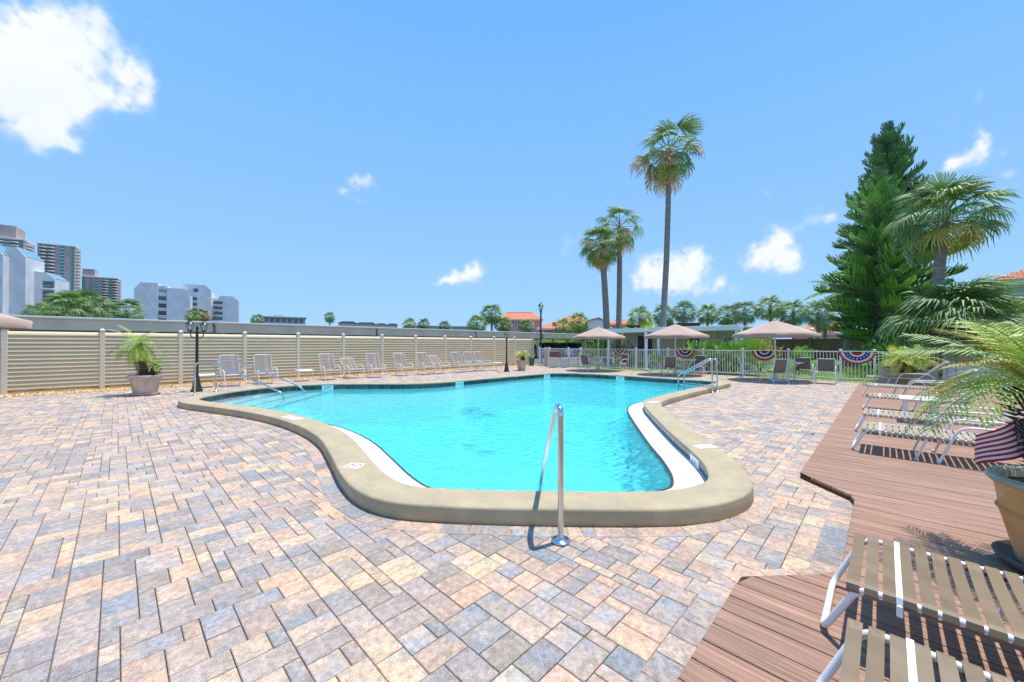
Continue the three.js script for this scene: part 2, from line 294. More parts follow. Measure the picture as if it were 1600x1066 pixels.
// =====================================================================  PAVED PATIO
const patio = structureGroup('patio');
{
  const s = rectShape(-9, -4.5, 19.9, 17.1); s.holes.push(ringPath(0.2));
  part('sand_bed', sheet(s, -0.014), mat(lin(0.17, 0.145, 0.12), 0.98, { bumpMap: mottle, bumpScale: 0.004 }), patio);
  // blended concrete pavers: slate grey, mauve brown, peach and cream run into one another within a stone
  const cool = rgb(0xbbbcbf), mid = rgb(0xc6b9b2), warm = rgb(0xdac6b4);
  const paverTex = tex(1024, 1024, (u, v) => {
    const n = fbm(u * 7, v * 9, 41, 4, 7, 9), m = fbm(u * 9 + 3, v * 7, 57, 4, 9, 7);
    let c = lerp3(cool, mid, smooth(0.36, 0.56, n)); c = lerp3(c, warm, smooth(0.46, 0.66, m));
    const f = 1 + 0.34 * (hash2(u * 1024, v * 1024, 4) - 0.5) * (0.5 + hash2(u * 511, v * 511, 8)) + 0.3 * (fbm(u * 110, v * 110, 19, 2, 110, 110) - 0.5);
    return c.map((k) => k * f);
  }, { size: [2.4, 2.4] });
  const paverBump = tex(512, 512, grey((u, v) => 0.5 * hash2(u * 512, v * 512, 3) + 0.5 * fbm(u * 60, v * 60, 12, 3, 60, 60)), { srgb: false, size: [0.5, 0.5] });
  const tints = [[0.77, 0.77, 0.78], [0.67, 0.68, 0.69], [0.88, 0.78, 0.72], [0.9, 0.84, 0.8], [1.16, 0.95, 0.79], [1.2, 1.05, 0.83], [1.02, 0.93, 0.86], [0.82, 0.8, 0.79], [1.1, 0.9, 0.75]];
  const base = 0.7;
  const paverMats = tints.map(([r, g, b]) => mat(lin(base * r, base * g, base * b), 0.86, { map: paverTex, bumpMap: paverBump, bumpScale: 0.0022 }));
  const U = 0.0715, x0 = -4.2, b0 = 0.2, NX = Math.round((19.45 - x0) / U), NB = Math.round((16.95 - b0) / U);
  const q = rng(1234), used = new Uint8Array(NX * NB), stones = [];
  const kinds = [[3, 2], [2, 3], [2, 2], [1, 2], [2, 1]], weight = [0.33, 0.23, 0.24, 0.1, 0.1];
  const fits = (i, j, w, h) => { if (i + w > NX || j + h > NB) return false; for (let y = 0; y < h; y++) for (let x = 0; x < w; x++) if (used[(j + y) * NX + i + x]) return false; return true; };
  const poolHole = offset(0.16);
  for (let j = 0; j < NB; j++) for (let i = 0; i < NX; i++) {
    if (used[j * NX + i]) continue;
    const order = kinds.map((k, n) => [k, weight[n] * (0.15 + q())]).sort((a, b) => b[1] - a[1]).map((k) => k[0]);
    const [w, h] = order.find(([a, b]) => fits(i, j, a, b)) ?? [1, 1];
    for (let y = 0; y < h; y++) for (let x = 0; x < w; x++) used[(j + y) * NX + i + x] = 1;
    const cx = x0 + (i + w / 2) * U, cb = b0 + (j + h / 2) * U;
    const depth = cx * 0.717 + cb * 0.697, side = cx * 0.697 - cb * 0.717;
    if (depth < 0.9 || Math.abs(side) > depth * 1.36 + 0.5) continue;
    if (cb < deckEdge(cx) + 0.1) continue;
    if (insidePoly(poolHole, cx, cb)) continue;
    stones.push({ w, h, cx, cb, depth, side });
  }
  const variants = 7, geos = {};
  const geo = (w, h, v) => geos[`${w}${h}${v}`] ??= prism([[-w * U / 2 + 0.0022, -h * U / 2 + 0.0022], [w * U / 2 - 0.0022, -h * U / 2 + 0.0022], [w * U / 2 - 0.0022, h * U / 2 - 0.0022], [-w * U / 2 + 0.0022, h * U / 2 - 0.0022]], -0.05, 0, 0.0035, v * 0.371 + w * 0.13, v * 0.613 + h * 0.29);
  stones.sort((a, b) => a.depth - b.depth);
  const inView = (s) => Math.abs(s.side) < s.depth * 1.34 && s.depth > 1.5;
  let near = 0; const field = {};
  for (const s of stones) {
    const v = Math.floor(q() * variants), t = Math.floor(q() * tints.length), dy = (q() - 0.5) * 0.003, tip = (q() - 0.5) * 0.008;
    if (near < 300 && inView(s)) {
      near++;
      const m = part('paver', geo(s.w, s.h, v), paverMats[t], patio, [s.cx, dy, -s.cb]); m.rotation.x = tip; m.rotation.z = -tip * 0.6;
    } else (field[`${s.w}${s.h}${v}`] ??= []).push([s, v, t, dy, tip]);
  }
  const fieldMat = mat(lin(base, base, base), 0.86, { map: paverTex, bumpMap: paverBump, bumpScale: 0.0022 });
  const M4 = new THREE.Matrix4();
  for (const list of Object.values(field)) {
    const [s0, v0] = list[0], im = new THREE.InstancedMesh(geo(s0.w, s0.h, v0), fieldMat, list.length);
    list.forEach(([s, v, t, dy, tip], k) => { M4.makeRotationFromEuler(new THREE.Euler(tip, 0, -tip * 0.6)); M4.setPosition(s.cx, dy, -s.cb); im.setMatrixAt(k, M4); im.setColorAt(k, lin(...tints[t])); });
    im.name = 'paver_field'; im.userData.kind = 'stuff'; im.castShadow = im.receiveShadow = true; patio.add(im);
  }
  // a course of pavers laid along the foot of the coping
  const lay = (poly, y, k) => part('border_paver', prism(poly, -0.05, y, 0.0035, k * 0.37, k * 0.21), paverMats[Math.floor(q() * tints.length)], patio);
  const out1 = offset(0.385), out2 = offset(0.53);
  const iA = nearestPool(1.9, 9.4), iB = nearestPool(9.5, 4.05);
  for (let i = iA, k = 0; i < iB; k++) {
    const n = q() < 0.35 ? 1 : q() < 0.5 ? 2 : 3, j = Math.min(iB, i + n), g = 0.03;
    const P = (r, t) => { const a = Math.floor(t), f = t - a; return [mix(r[a][0], r[a + 1][0], f), -mix(r[a][1], r[a + 1][1], f)]; };
    lay([P(out1, i + g), P(out1, j - g), P(out2, j - g), P(out2, i + g)], 0.004, k); i = j;
  }
  // and one along the deck's edge
  for (let e = 0; e < deckLine.length - 1; e++) {
    const [a, b] = deckLine[e], [c, d] = deckLine[e + 1], L = Math.hypot(c - a, d - b), t = [(c - a) / L, (d - b) / L], n = [-t[1], t[0]], mitre = (k) => { // corner normals
      const p = deckLine[k - 1], s = deckLine[k], r = deckLine[k + 1]; if (!p || !r) return n;
      const u = [s[0] - p[0], s[1] - p[1]], w = [r[0] - s[0], r[1] - s[1]], lu = Math.hypot(...u), lw = Math.hypot(...w), m = [-(u[1] / lu + w[1] / lw), u[0] / lu + w[0] / lw], f = m[0] * -u[1] / lu + m[1] * u[0] / lu; return [m[0] / f, m[1] / f]; };
    const nA = mitre(e), nB = mitre(e + 1), W = 0.155;
    let s = 0;
    while (s < L - 0.01) {
      let w = [0.105, 0.155, 0.215][Math.floor(q() * 3)]; if (L - s - w < 0.07) w = L - s;
      const f0 = (s + 0.002) / L, f1 = (s + w - 0.002) / L, pt = (f, k) => { const nn = f < 0.02 ? nA : f > 0.98 ? nB : n; return [mix(a, c, f) + nn[0] * (k ? W : 0.006), -(mix(b, d, f) + nn[1] * (k ? W : 0.006))]; };
      lay([pt(f0, 0), pt(f1, 0), pt(f1, 1), pt(f0, 1)], 0.004, s * 7 + e); s += w;
    }
  }
}

// =====================================================================  DECK
{
  const deck = structureGroup('deck');
  const grain = tex(512, 512, (u, v) => { // streaks run along the board
    const s = fbm(u * 60, v * 5, 61, 4, 60, 5), f = fbm(u * 140, v * 9, 62, 2, 140, 9), c = lerp3(rgb(0x8d6a58), rgb(0xc09a84), clamp(s * 1.5 - 0.25)), k = 1 + 0.22 * (f - 0.5) + 0.1 * (hash2(u * 512, v * 512, 7) - 0.5);
    return c.map((x) => x * k);
  }, { size: [0.5, 1.6] });
  const grainBump = tex(512, 256, grey((u, v) => fbm(u * 100, v * 8, 64, 3, 100, 8)), { srgb: false, size: [0.5, 1.2] });
  const tone = [[1, 1, 1], [0.93, 0.92, 0.92], [1.06, 1.04, 1.03], [0.98, 0.95, 0.92], [0.9, 0.9, 0.91]].map(([r, g, b]) => mat(lin(0.82 * r, 0.81 * g, 0.79 * b), 0.78, { map: grain, bumpMap: grainBump, bumpScale: 0.0016 }));
  const q = rng(55);
  const pitch = 0.1445;
  for (let k = 0; k < 135; k++) {
    const a = -0.85 + k * pitch, b = a + 0.1375; if (b > 18.62) break;
    const far = -6.2 + (q() - 0.5) * 0.01, e = [deckEdge(a), deckEdge(b)];
    // boards of about 3.6 m butt end to end
    const cut = -1.1 - 2.4 * q();
    for (const [s0, s1] of [[cut, null], [far, cut - 0.004]]) {
      const poly = s1 === null ? [[a, -e[0]], [b, -e[1]], [b, -s0], [a, -s0]] : [[a, -s1], [b, -s1], [b, -s0], [a, -s0]];
      part('deck_board', prism(poly, 0.034, 0.06 + (q() - 0.5) * 0.002, 0.0025, q() * 3, q() * 3), tone[Math.floor(q() * tone.length)], deck);
    }
  }
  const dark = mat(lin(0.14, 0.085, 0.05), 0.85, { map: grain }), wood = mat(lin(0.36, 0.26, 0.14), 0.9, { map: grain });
  for (let e = 0; e < deckLine.length - 1; e++) {
    const [a, b] = deckLine[e], [c, d] = deckLine[e + 1], L = Math.hypot(c - a, d - b), turn = Math.atan2(d - b, c - a);
    const n = [Math.sin(turn), -Math.cos(turn)];
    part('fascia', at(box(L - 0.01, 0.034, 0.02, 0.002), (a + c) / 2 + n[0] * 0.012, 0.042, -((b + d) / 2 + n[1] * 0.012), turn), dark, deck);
    part('joist', at(box(L - 0.05, 0.03, 0.03, 0.002), (a + c) / 2 + n[0] * 0.02, 0.01, -((b + d) / 2 + n[1] * 0.02), turn), wood, deck);
  }
  part('subfloor', sheet(rectShape(-0.9, -6.3, 18.6, 0.15), 0.006), mat(lin(0.05, 0.04, 0.035), 1), deck);
}

// =====================================================================  POOL
const steel = mat(lin(0.62, 0.63, 0.64), 0.18, { metalness: 1 });
const pool = thing('swimming_pool', 'free-form swimming pool with turquoise water, dark waterline tiles and raised tan coping', 'swimming pool');
{
  const copingMat = mat(lin(0.6, 0.495, 0.33), 0.92, { map: tex(512, 512, (u, v) => { const n = fbm(u * 8, v * 8, 14, 5, 8, 8), f = hash2(u * 512, v * 512, 6), k = 0.86 + 0.2 * (n - 0.5) + 0.13 * (f - 0.5); return [k, k * (1 - 0.02 * n), k * (1 - 0.06 * n)]; }, { size: [1.5, 1.5] }), bumpMap: mottle, bumpScale: 0.006 });
  const wob = [[0.0, 0.098], [0.0, 0.122], [0.006, 0.134], [0.018, 0.14], [0.11, 0.1415], [0.2, 0.142], [0.29, 0.1415], [0.35, 0.139], [0.364, 0.132], [0.371, 0.118], [0.373, 0.06], [0.372, -0.06], [0.03, -0.06], [0.03, 0.098], [0, 0.098]];
  const cg = band(wob), cp = cg.attributes.position; // a hand-floated finish is never quite straight
  for (let i = 0; i < cp.count; i++) { const x = cp.getX(i), z = cp.getZ(i); if (cp.getY(i) > 0.1) cp.setY(i, cp.getY(i) + (fbm(x * 2.3, z * 2.3, 71, 3) - 0.5) * 0.006); }
  cg.computeVertexNormals();
  part('coping', cg, copingMat, pool);
  const plaster = mat(lin(0.92, 0.93, 0.92), 0.85, { bumpMap: mottle, bumpScale: 0.002 });
  const basin = part('basin', merge([band([[0.032, 0.1], [0.03, -0.4], [0.03, -1.25]]), sheet(ringShape(0.05), -1.18)]), plaster, pool);
  basin.userData.label = 'pale plastered basin under the water';
  // waterline tiles
  const tileMat = [[0.055, 0.065, 0.075], [0.075, 0.085, 0.095], [0.045, 0.05, 0.06], [0.085, 0.09, 0.1]].map((c) => mat(lin(...c), 0.22, { bumpMap: coarse, bumpScale: 0.002 }));
  const q = rng(9), nT = 244;
  part('grout', band([[0.027, 0.097], [0.027, -0.14]]), mat(lin(0.5, 0.5, 0.47), 0.9), pool);
  const Pt = (r, s) => { const t = ((s / stepLength) % POOL_N + POOL_N) % POOL_N, a = Math.floor(t), b = (a + 1) % POOL_N, f = t - a; return [mix(r[a][0], r[b][0], f), mix(r[a][1], r[b][1], f)]; };
  const tIn = offset(0.017), tOut = offset(0.027), L = poolLength / nT;
  const marks = [[516, nearestPool(4.81, 12.85)], [728, nearestPool(8.55, 10.72)], [857, nearestPool(13.3, 10.65)], [985, nearestPool(14.42, 7.6)], [1100, nearestPool(4.62, 1.55)]].map((m) => Math.round(m[1] * stepLength / L));
  for (let k = 0; k < nT; k++) {
    const wide = marks.some((m) => k === m || k === m + 1); if (wide) continue;
    const s0 = k * L + 0.003, s1 = (k + 1) * L - 0.003, A = Pt(tIn, s0), B = Pt(tIn, s1), C = Pt(tOut, s1), D = Pt(tOut, s0);
    part('waterline_tile', prism([A, B, C, D].map(([x, y]) => [x, -y]), -0.06, 0.092, 0), tileMat[Math.floor(q() * 4)], pool);
  }
  const marker = (text) => lettering(256, 128, (x, w, h) => { x.fillStyle = '#f4f4f0'; x.fillRect(0, 0, w, h); x.fillStyle = '#15171c'; x.font = 'bold 74px sans-serif'; x.textAlign = 'center'; x.textBaseline = 'middle'; x.fillText(text, w / 2, h / 2); });
  const words = ['3 FT', '4 FT 2 IN', '5 FT', '5 FT', '4 FT'];
  marks.forEach((k, n) => {
    const s0 = k * L + 0.003, s1 = (k + 2) * L - 0.003, A = Pt(tIn, s0), B = Pt(tIn, s1);
    const tw = Math.hypot(B[0] - A[0], B[1] - A[1]), g = new THREE.PlaneGeometry(tw, 0.15), body = box(tw, 0.152, 0.008, 0.001);
    const t = part('depth_marker_tile', at(body, 0, 0, 0), mat(lin(0.82, 0.82, 0.8), 0.3), pool, [(A[0] + B[0]) / 2, 0.016, -(A[1] + B[1]) / 2]);
    t.rotation.y = Math.atan2(B[1] - A[1], B[0] - A[0]) + Math.PI;
    const wd = words[n], face = part('depth_lettering', at(g, 0, 0, 0.0065), mat('#ffffff', 0.3, { map: lettering(n === 1 ? 384 : 256, 128, (x, w, h) => { x.fillStyle = '#f4f4f0'; x.fillRect(0, 0, w, h); x.fillStyle = '#15171c'; x.font = `bold ${n === 1 ? 72 : 82}px sans-serif`; x.textAlign = 'center'; x.textBaseline = 'middle'; x.fillText(wd, w / 2, h / 2); }) }), t);
    face.rotation.y = 0;
  });
  // white seat ledge just above the water along the near sides
  const i0 = nearestPool(2.05, 9.0), i1 = nearestPool(10.2, 4.05), taper = (t) => Math.min(1, smooth(0, 0.16, t), smooth(1, 0.9, t)) * 0.999 + 0.001;
  const ledgeMat = mat(lin(0.86, 0.86, 0.84), 0.8, { map: tex(256, 256, grey((u, v) => 0.93 + 0.1 * (fbm(u * 10, v * 10, 88, 4, 10, 10) - 0.5)), { size: [1.3, 1.3] }), bumpMap: mottle, bumpScale: 0.002 });
  const neg = (list) => list.map(([o, y]) => [-o, y]);
  part('seat_ledge', band(neg([[-0.03, -0.004], [0.30, -0.006], [0.325, -0.012], [0.335, -0.03], [0.335, -1.2]]), false, i0, i1, taper), ledgeMat, pool);
  part('ledge_trim', band(neg([[0.312, -0.0005], [0.338, -0.006], [0.3445, -0.02], [0.3445, -0.075]]), false, i0, i1, taper), mat(lin(0.04, 0.05, 0.055), 0.3), pool);
  // entry steps in the rounded end: each nosing is a straight line across the pool
  const stepDir = Math.atan2(0.697, 0.717); // the steps lie square to the view from the deck
  [[-7.42, -0.075], [-6.92, -0.33], [-6.42, -0.58], [-5.92, -0.84]].forEach(([X, y]) => {
    const x1 = X, len = 3.6, mid = [x1 - 0.9, 11.2], a = mid[0] * 0.697 + mid[1] * 0.717, b = -mid[0] * 0.717 + mid[1] * 0.697;
    const st = part('step', box(1.8, 1.2, len, 0.02), plaster, pool, [a, y - 0.6, -b]); st.rotation.y = -(Math.PI / 2 - stepDir) - 0.0;
    part('step_nosing', at(box(0.075, 0.006, len, 0.001), 0.86, 0.603, 0), mat(lin(0.03, 0.05, 0.07), 0.4), st);
  });
  // main drains on the floor
  for (const [a, b] of [[6.24, 7.58], [6.16, 6.85]]) part('floor_drain', lathe([[0, -1.155], [0.2, -1.155], [0.24, -1.17], [0.24, -1.185]], 20), mat(lin(0.16, 0.26, 0.29), 0.6), pool, [a, 0, -b]);
  // tiles with lettering set in the coping
  const setTile = (a, b, turn, w, h, draw, name) => { const t = part(name, box(w, 0.006, h, 0.001), mat(lin(0.8, 0.79, 0.76), 0.4), pool, [a, 0.1425, -b]); t.rotation.y = turn;
    const f = new THREE.PlaneGeometry(w * 0.98, h * 0.98); f.rotateX(-Math.PI / 2); part('tile_print', at(f, 0, 0.0042, 0), mat('#ffffff', 0.4, { map: lettering(256, Math.round(256 * h / w), draw) }), t); };
  const noDiving = (x, w, h) => { x.fillStyle = '#eee9e2'; x.fillRect(0, 0, w, h); x.strokeStyle = '#b3262a'; x.lineWidth = h * 0.07; x.beginPath(); x.arc(w / 2, h / 2, h * 0.38, 0, 7); x.stroke(); x.strokeStyle = '#22242a'; x.lineWidth = h * 0.08; x.beginPath(); x.moveTo(w / 2 - h * 0.2, h * 0.36); x.lineTo(w / 2 + h * 0.05, h * 0.5); x.lineTo(w / 2 + h * 0.22, h * 0.62); x.stroke(); x.beginPath(); x.arc(w / 2 - h * 0.24, h * 0.3, h * 0.06, 0, 7); x.fillStyle = '#22242a'; x.fill(); x.strokeStyle = '#b3262a'; x.lineWidth = h * 0.07; x.beginPath(); x.moveTo(w / 2 - h * 0.27, h * 0.77); x.lineTo(w / 2 + h * 0.27, h * 0.23); x.stroke(); };
  const feet = (s) => (x, w, h) => { x.fillStyle = '#f1efe9'; x.fillRect(0, 0, w, h); x.fillStyle = '#191b20'; x.font = `bold ${h * 0.62}px sans-serif`; x.textAlign = 'center'; x.textBaseline = 'middle'; x.fillText(s, w / 2, h / 2); };
  setTile(1.74, 4.0, -0.9, 0.17, 0.17, noDiving, 'no_diving_tile');
  setTile(2.1, 7.55, -1.35, 0.16, 0.16, noDiving, 'no_diving_tile');
  setTile(2.14, 7.28, -1.35, 0.24, 0.16, feet('3 FT'), 'coping_depth_tile');
  setTile(5.12, 1.62, 2.55, 0.26, 0.15, feet('4 FT'), 'coping_depth_tile');
  setTile(8.25, 3.67, 2.75, 0.26, 0.15, feet('5 FT'), 'coping_depth_tile');
  // the water itself: a rippled body of clear water, turquoise by its depth
  const ripple = tex(1536, 1536, grey((u, v) => { // one sheet over the whole pool: choppier where the breeze reaches, calm over the steps
    if (u < 0.06 || u > 0.93 || v < 0.05 || v > 0.86) return 0.5;
    const wx = fbm(u * 24, v * 24, 201, 2) * 2.4, wy = fbm(u * 24 + 50, v * 24, 202, 2) * 2.4;
    const a = 1 - Math.abs(2 * vnoise(u * 118 + wx, v * 118 + wy, 203) - 1), b = 1 - Math.abs(2 * vnoise(u * 226 + wy, v * 226 - wx, 204) - 1), c = vnoise(u * 40, v * 40, 205);
    const amp = mix(0.1, 1, smooth(0.55, 0.16, v - 0.12 * u)) * (0.6 + 0.8 * fbm(u * 5, v * 5, 206, 2));
    return 0.5 + amp * (0.34 * (a - 0.5) + 0.3 * (b - 0.5) + 0.3 * (c - 0.5));
  }), { srgb: false, size: [16, 16] });
  const body = new THREE.ExtrudeGeometry(ringShape(0.045), { depth: 1.35, bevelEnabled: false }); body.rotateX(-Math.PI / 2); body.translate(0, -0.03 - 1.35, 0);
  const water = part('water', body, phys(lin(1, 1, 1), 0.02, { transmission: 1, thickness: 1.2, ior: 1.33, attenuationColor: lin(0.57, 0.98, 0.99), attenuationDistance: 1.0, transparent: true, opacity: 0.76, bumpMap: ripple, bumpScale: 0.12, side: THREE.FrontSide }), pool);
  water.userData.label = 'clear turquoise pool water with small ripples';
}
// =====================================================================  BEIGE SLAT FENCE
const FZ = -17.24;
{
  const tan = [[0.8, 0.65, 0.415], [0.82, 0.67, 0.43], [0.78, 0.63, 0.4]].map((c) => mat(lin(...c), 0.55, { map: tex(128, 128, grey((u, v) => 0.95 + 0.1 * (fbm(u * 4, v * 16, 31, 4, 4, 16) - 0.5)), { size: [1.8, 0.4] }) }));
  const rust = mat(lin(0.63, 0.47, 0.25), 0.65, { map: tex(256, 64, (u, v) => { const n = fbm(u * 12, v * 3, 35, 4, 12, 3); return lerp3([1, 1, 1], [0.96, 0.78, 0.5], smooth(0.35, 0.7, n)); }, { size: [1.8, 0.12] }) });
  const postMat = mat(lin(0.76, 0.64, 0.47), 0.6, { bumpMap: mottle, bumpScale: 0.001 });
  const fence = thing('slat_fence', 'long beige privacy fence of overlapping horizontal slats behind the lounge chairs', 'fence', [-2.14, 0, FZ]);
  const n = 15, h = 1.74 / n;
  // each slat bulges forward and laps over the one below
  const prof = new THREE.Shape([[-0.012, 0], [0.04, 0.001], [0.05, 0.01], [0.05, 0.024], [0.043, 0.05], [0.03, 0.08], [0.014, 0.104], [-0.004, 0.118], [-0.012, 0.118]].map((p) => new THREE.Vector2(...p)));
  const slat = metreUV(new THREE.ExtrudeGeometry(prof, { depth: 1.712, bevelEnabled: false, steps: 1 }).rotateY(-Math.PI / 2).translate(1.712, 0, 0)); // front faces +z
  slat.applyMatrix4(new THREE.Matrix4().makeScale(1, 1, 1));
  const post = merge([box(0.115, 1.84, 0.115, 0.008).translate(0, 0.92, 0), box(0.13, 0.03, 0.13, 0.008).translate(0, 1.85, 0), (() => { const c = new THREE.ConeGeometry(0.085, 0.045, 4); c.rotateY(Math.PI / 4); c.translate(0, 1.886, 0); return flat(c); })()]);
  const q = rng(3);
  for (let i = -1; i <= 12; i++) {
    part('post', post, postMat, fence, [i * 1.8275, 0, 0]);
    if (i < 12) for (let k = 0; k < n; k++) {
      const s = part('slat', slat, k === 0 ? rust : tan[Math.floor(q() * 3)], fence, [i * 1.8275 + 0.0575, 0.035 + k * h, 0]); s.rotation.z = (q() - 0.5) * 0.0012;
    }
  }
  // yellow pebbles along its foot
  const pg = new THREE.IcosahedronGeometry(1, 1), pp = pg.attributes.position; for (let i = 0; i < pp.count; i++) { const k = 0.8 + 0.3 * hash2(Math.round(pp.getX(i) * 50), Math.round(pp.getY(i) * 50 + pp.getZ(i) * 31), 2); pp.setXYZ(i, pp.getX(i) * k, pp.getY(i) * k * 0.65, pp.getZ(i) * k); } pg.computeVertexNormals();
  const count = 7200, peb = new THREE.InstancedMesh(pg, mat(lin(0.72, 0.55, 0.31), 0.85), count), M = new THREE.Matrix4(), Q = new THREE.Quaternion(), E = new THREE.Euler();
  for (let k = 0; k < count; k++) {
    const s = 0.012 + q() * 0.02, e = Math.pow(q(), 1.4); E.set(q() * 3, q() * 6, q() * 3); Q.setFromEuler(E);
    M.compose(new THREE.Vector3(-4 + q() * 24.6, 0.004 + (1 - e) * 0.03 * q() + (e < 0.7 ? 0.012 : 0), FZ + 0.02 + e * 0.42), Q, new THREE.Vector3(s, s, s)); peb.setMatrixAt(k, M);
    peb.setColorAt(k, lin(0.75 + q() * 0.4, 0.7 + q() * 0.42, 0.6 + q() * 0.55));
  }
  peb.name = 'pebbles'; info(peb, 'yellow pebbles spread along the foot of the beige fence', 'pebbles', null, 'stuff'); peb.castShadow = peb.receiveShadow = true; scene.add(peb);
  structure('pebble_bed', sheet(rectShape(-4.2, 16.86, 19.6, 17.6), -0.006), mat(lin(0.45, 0.34, 0.2), 0.95, { bumpMap: mottle, bumpScale: 0.01 }));
}

// =====================================================================  CARPORT BEHIND IT
{
  const z = -25.9, c = thing('carport', 'long flat carport with deep tan fascia behind the beige fence', 'carport', [12, 0, z]);
  const tan = mat(lin(0.86, 0.70, 0.52), 0.8, { map: tex(256, 128, grey((u, v) => 0.94 + 0.14 * (fbm(u * 6, v * 3, 36, 4, 6, 3) - 0.5)), { size: [5, 2] }) });
  const white = mat(lin(0.72, 0.71, 0.68), 0.6), grey_ = mat(lin(0.35, 0.34, 0.32), 0.8);
  const x0 = -36, x1 = 37.6; // along the fence, seen from its middle
  const lens = [9.2, 9.2, 9.2, 9.2, 9.2, 9.2, 9.2, 9.2]; let x = x0;
  for (const l of lens) { part('fascia_panel', box(l - 0.06, 0.5, 0.05, 0.004), tan, c, [x + l / 2, 2.29, 0]); part('downpipe', box(0.09, 0.42, 0.06, 0.006), mat(lin(0.16, 0.13, 0.1), 0.7), c, [x + 0.05, 2.25, 0.06]); x += l; }
  part('drip_edge', box(x1 - x0 + 0.2, 0.09, 0.16, 0.01), white, c, [(x0 + x1) / 2, 2.585, 0.02]);
  part('roof', box(x1 - x0, 0.06, 6.2, 0.005), grey_, c, [(x0 + x1) / 2, 2.6, -3.2]);
  part('end_fascia', box(0.05, 0.5, 6.2, 0.004), tan, c, [x1, 2.29, -3.15]);
  part('soffit', box(x1 - x0 - 0.2, 0.03, 6, 0), mat(lin(0.5, 0.45, 0.38), 0.9), c, [(x0 + x1) / 2, 2.1, -3.1]);
  for (let k = 0; k < 9; k++) for (const dz of [-0.5, -5.6]) part('post', box(0.16, 2.2, 0.16, 0.006), white, c, [x1 - 0.5 - k * 9, 1.1, dz]);
}
// cars parked under it
{
  const glass = phys(lin(0.03, 0.04, 0.05), 0.05, { clearcoat: 1 }), tyre = mat(lin(0.02, 0.02, 0.02), 0.9), rim = mat(lin(0.5, 0.5, 0.52), 0.3, { metalness: 0.9 });
  function car(paint, label, pos, turn, tall) {
    const t = thing('parked_car', label, 'car', pos, turn, 'cars parked under the carport');
    const H = tall ? 1.72 : 1.46, body = new THREE.Shape([[-2.25, 0.38], [-2.3, 0.62], [-2.2, 0.86], [-1.2, 0.98], [-0.9, 1.0], [1.9, 1.0], [2.2, 0.92], [2.3, 0.6], [2.22, 0.36]].map((p) => new THREE.Vector2(...p)));
    const bg = new THREE.ExtrudeGeometry(body, { depth: 1.62, bevelEnabled: true, bevelSize: 0.07, bevelThickness: 0.07, bevelSegments: 3 }); bg.translate(0, 0, -0.81);
    part('body', bg, paint, t);
    const cabin = (inset, hi) => { // tapering greenhouse
      const b = tall ? [[-1.15, 0.98], [2.1, 0.98]] : [[-1.15, 0.98], [1.75, 0.98]], u = tall ? [[-0.35, hi], [1.85, hi]] : [[-0.25, hi], [0.95, hi]], p = [];
      const c8 = [[b[0], 0.8 - inset], [b[1], 0.8 - inset], [u[1], 0.6 - inset], [u[0], 0.6 - inset]], P = (k, s) => [c8[k][0][0], c8[k][0][1], s * c8[k][1]];
      const quad = (a, e, f, g) => p.push(...a, ...e, ...f, ...a, ...f, ...g);
      quad(P(0, 1), P(1, 1), P(2, 1), P(3, 1)); quad(P(1, -1), P(0, -1), P(3, -1), P(2, -1)); quad(P(0, -1), P(0, 1), P(3, 1), P(3, -1)); quad(P(1, 1), P(1, -1), P(2, -1), P(2, 1)); quad(P(3, 1), P(2, 1), P(2, -1), P(3, -1)); return metreUV(raw(p));
    };
    part('window_glass', cabin(0, H - 0.06), glass, t);
    part('roof', at(box(tall ? 2.3 : 1.35, 0.06, 1.26, 0.025), tall ? 0.75 : 0.35, H - 0.04, 0), paint, t);
    for (const s of [-1, 1]) { part('pillar', pipe([[tall ? 0.75 : 0.55, 1.0, s * 0.8], [tall ? 0.78 : 0.5, H - 0.06, s * 0.605]], 0.035, 0.01, 6), paint, t); part('headlight', at(box(0.12, 0.14, 0.36, 0.03), -2.27, 0.74, s * 0.62), phys(lin(0.8, 0.8, 0.82), 0.1, { clearcoat: 1 }), t); part('tail_light', at(box(0.1, 0.2, 0.24, 0.03), 2.27, 0.78, s * 0.68), mat(lin(0.4, 0.02, 0.02), 0.2), t); }
    for (const [x, s] of [[-1.42, -1], [-1.42, 1], [1.42, -1], [1.42, 1]]) { const w = part('wheel', at(lathe([[0.2, -0.1], [0.31, -0.1], [0.335, -0.05], [0.335, 0.05], [0.31, 0.1], [0.2, 0.1]], 22), 0, 0, 0, 0, Math.PI / 2), tyre, t, [x, 0.335, s * 0.8]); part('rim', at(lathe([[0.0, 0.07], [0.1, 0.085], [0.2, 0.08], [0.21, 0.06], [0.21, -0.06], [0, -0.06]], 16), 0, 0, 0, 0, s * Math.PI / 2), rim, w); }
    return t;
  }
  const paint = (r, g, b) => phys(lin(r, g, b), 0.25, { clearcoat: 1, clearcoatRoughness: 0.05 });
  car(paint(0.1, 0.15, 0.26), 'dark blue car under the carport, beside the fence end', [32.6, -0.09, -28.8], Math.PI / 2, false);
  car(paint(0.35, 0.37, 0.4), 'silver grey estate car under the carport end', [37.0, -0.09, -28.9], Math.PI / 2, true);
  car(paint(0.5, 0.53, 0.58), 'pale silver van under the carport, nearest its open end', [41.0, -0.09, -28.6], Math.PI / 2 + 0.03, true);
}

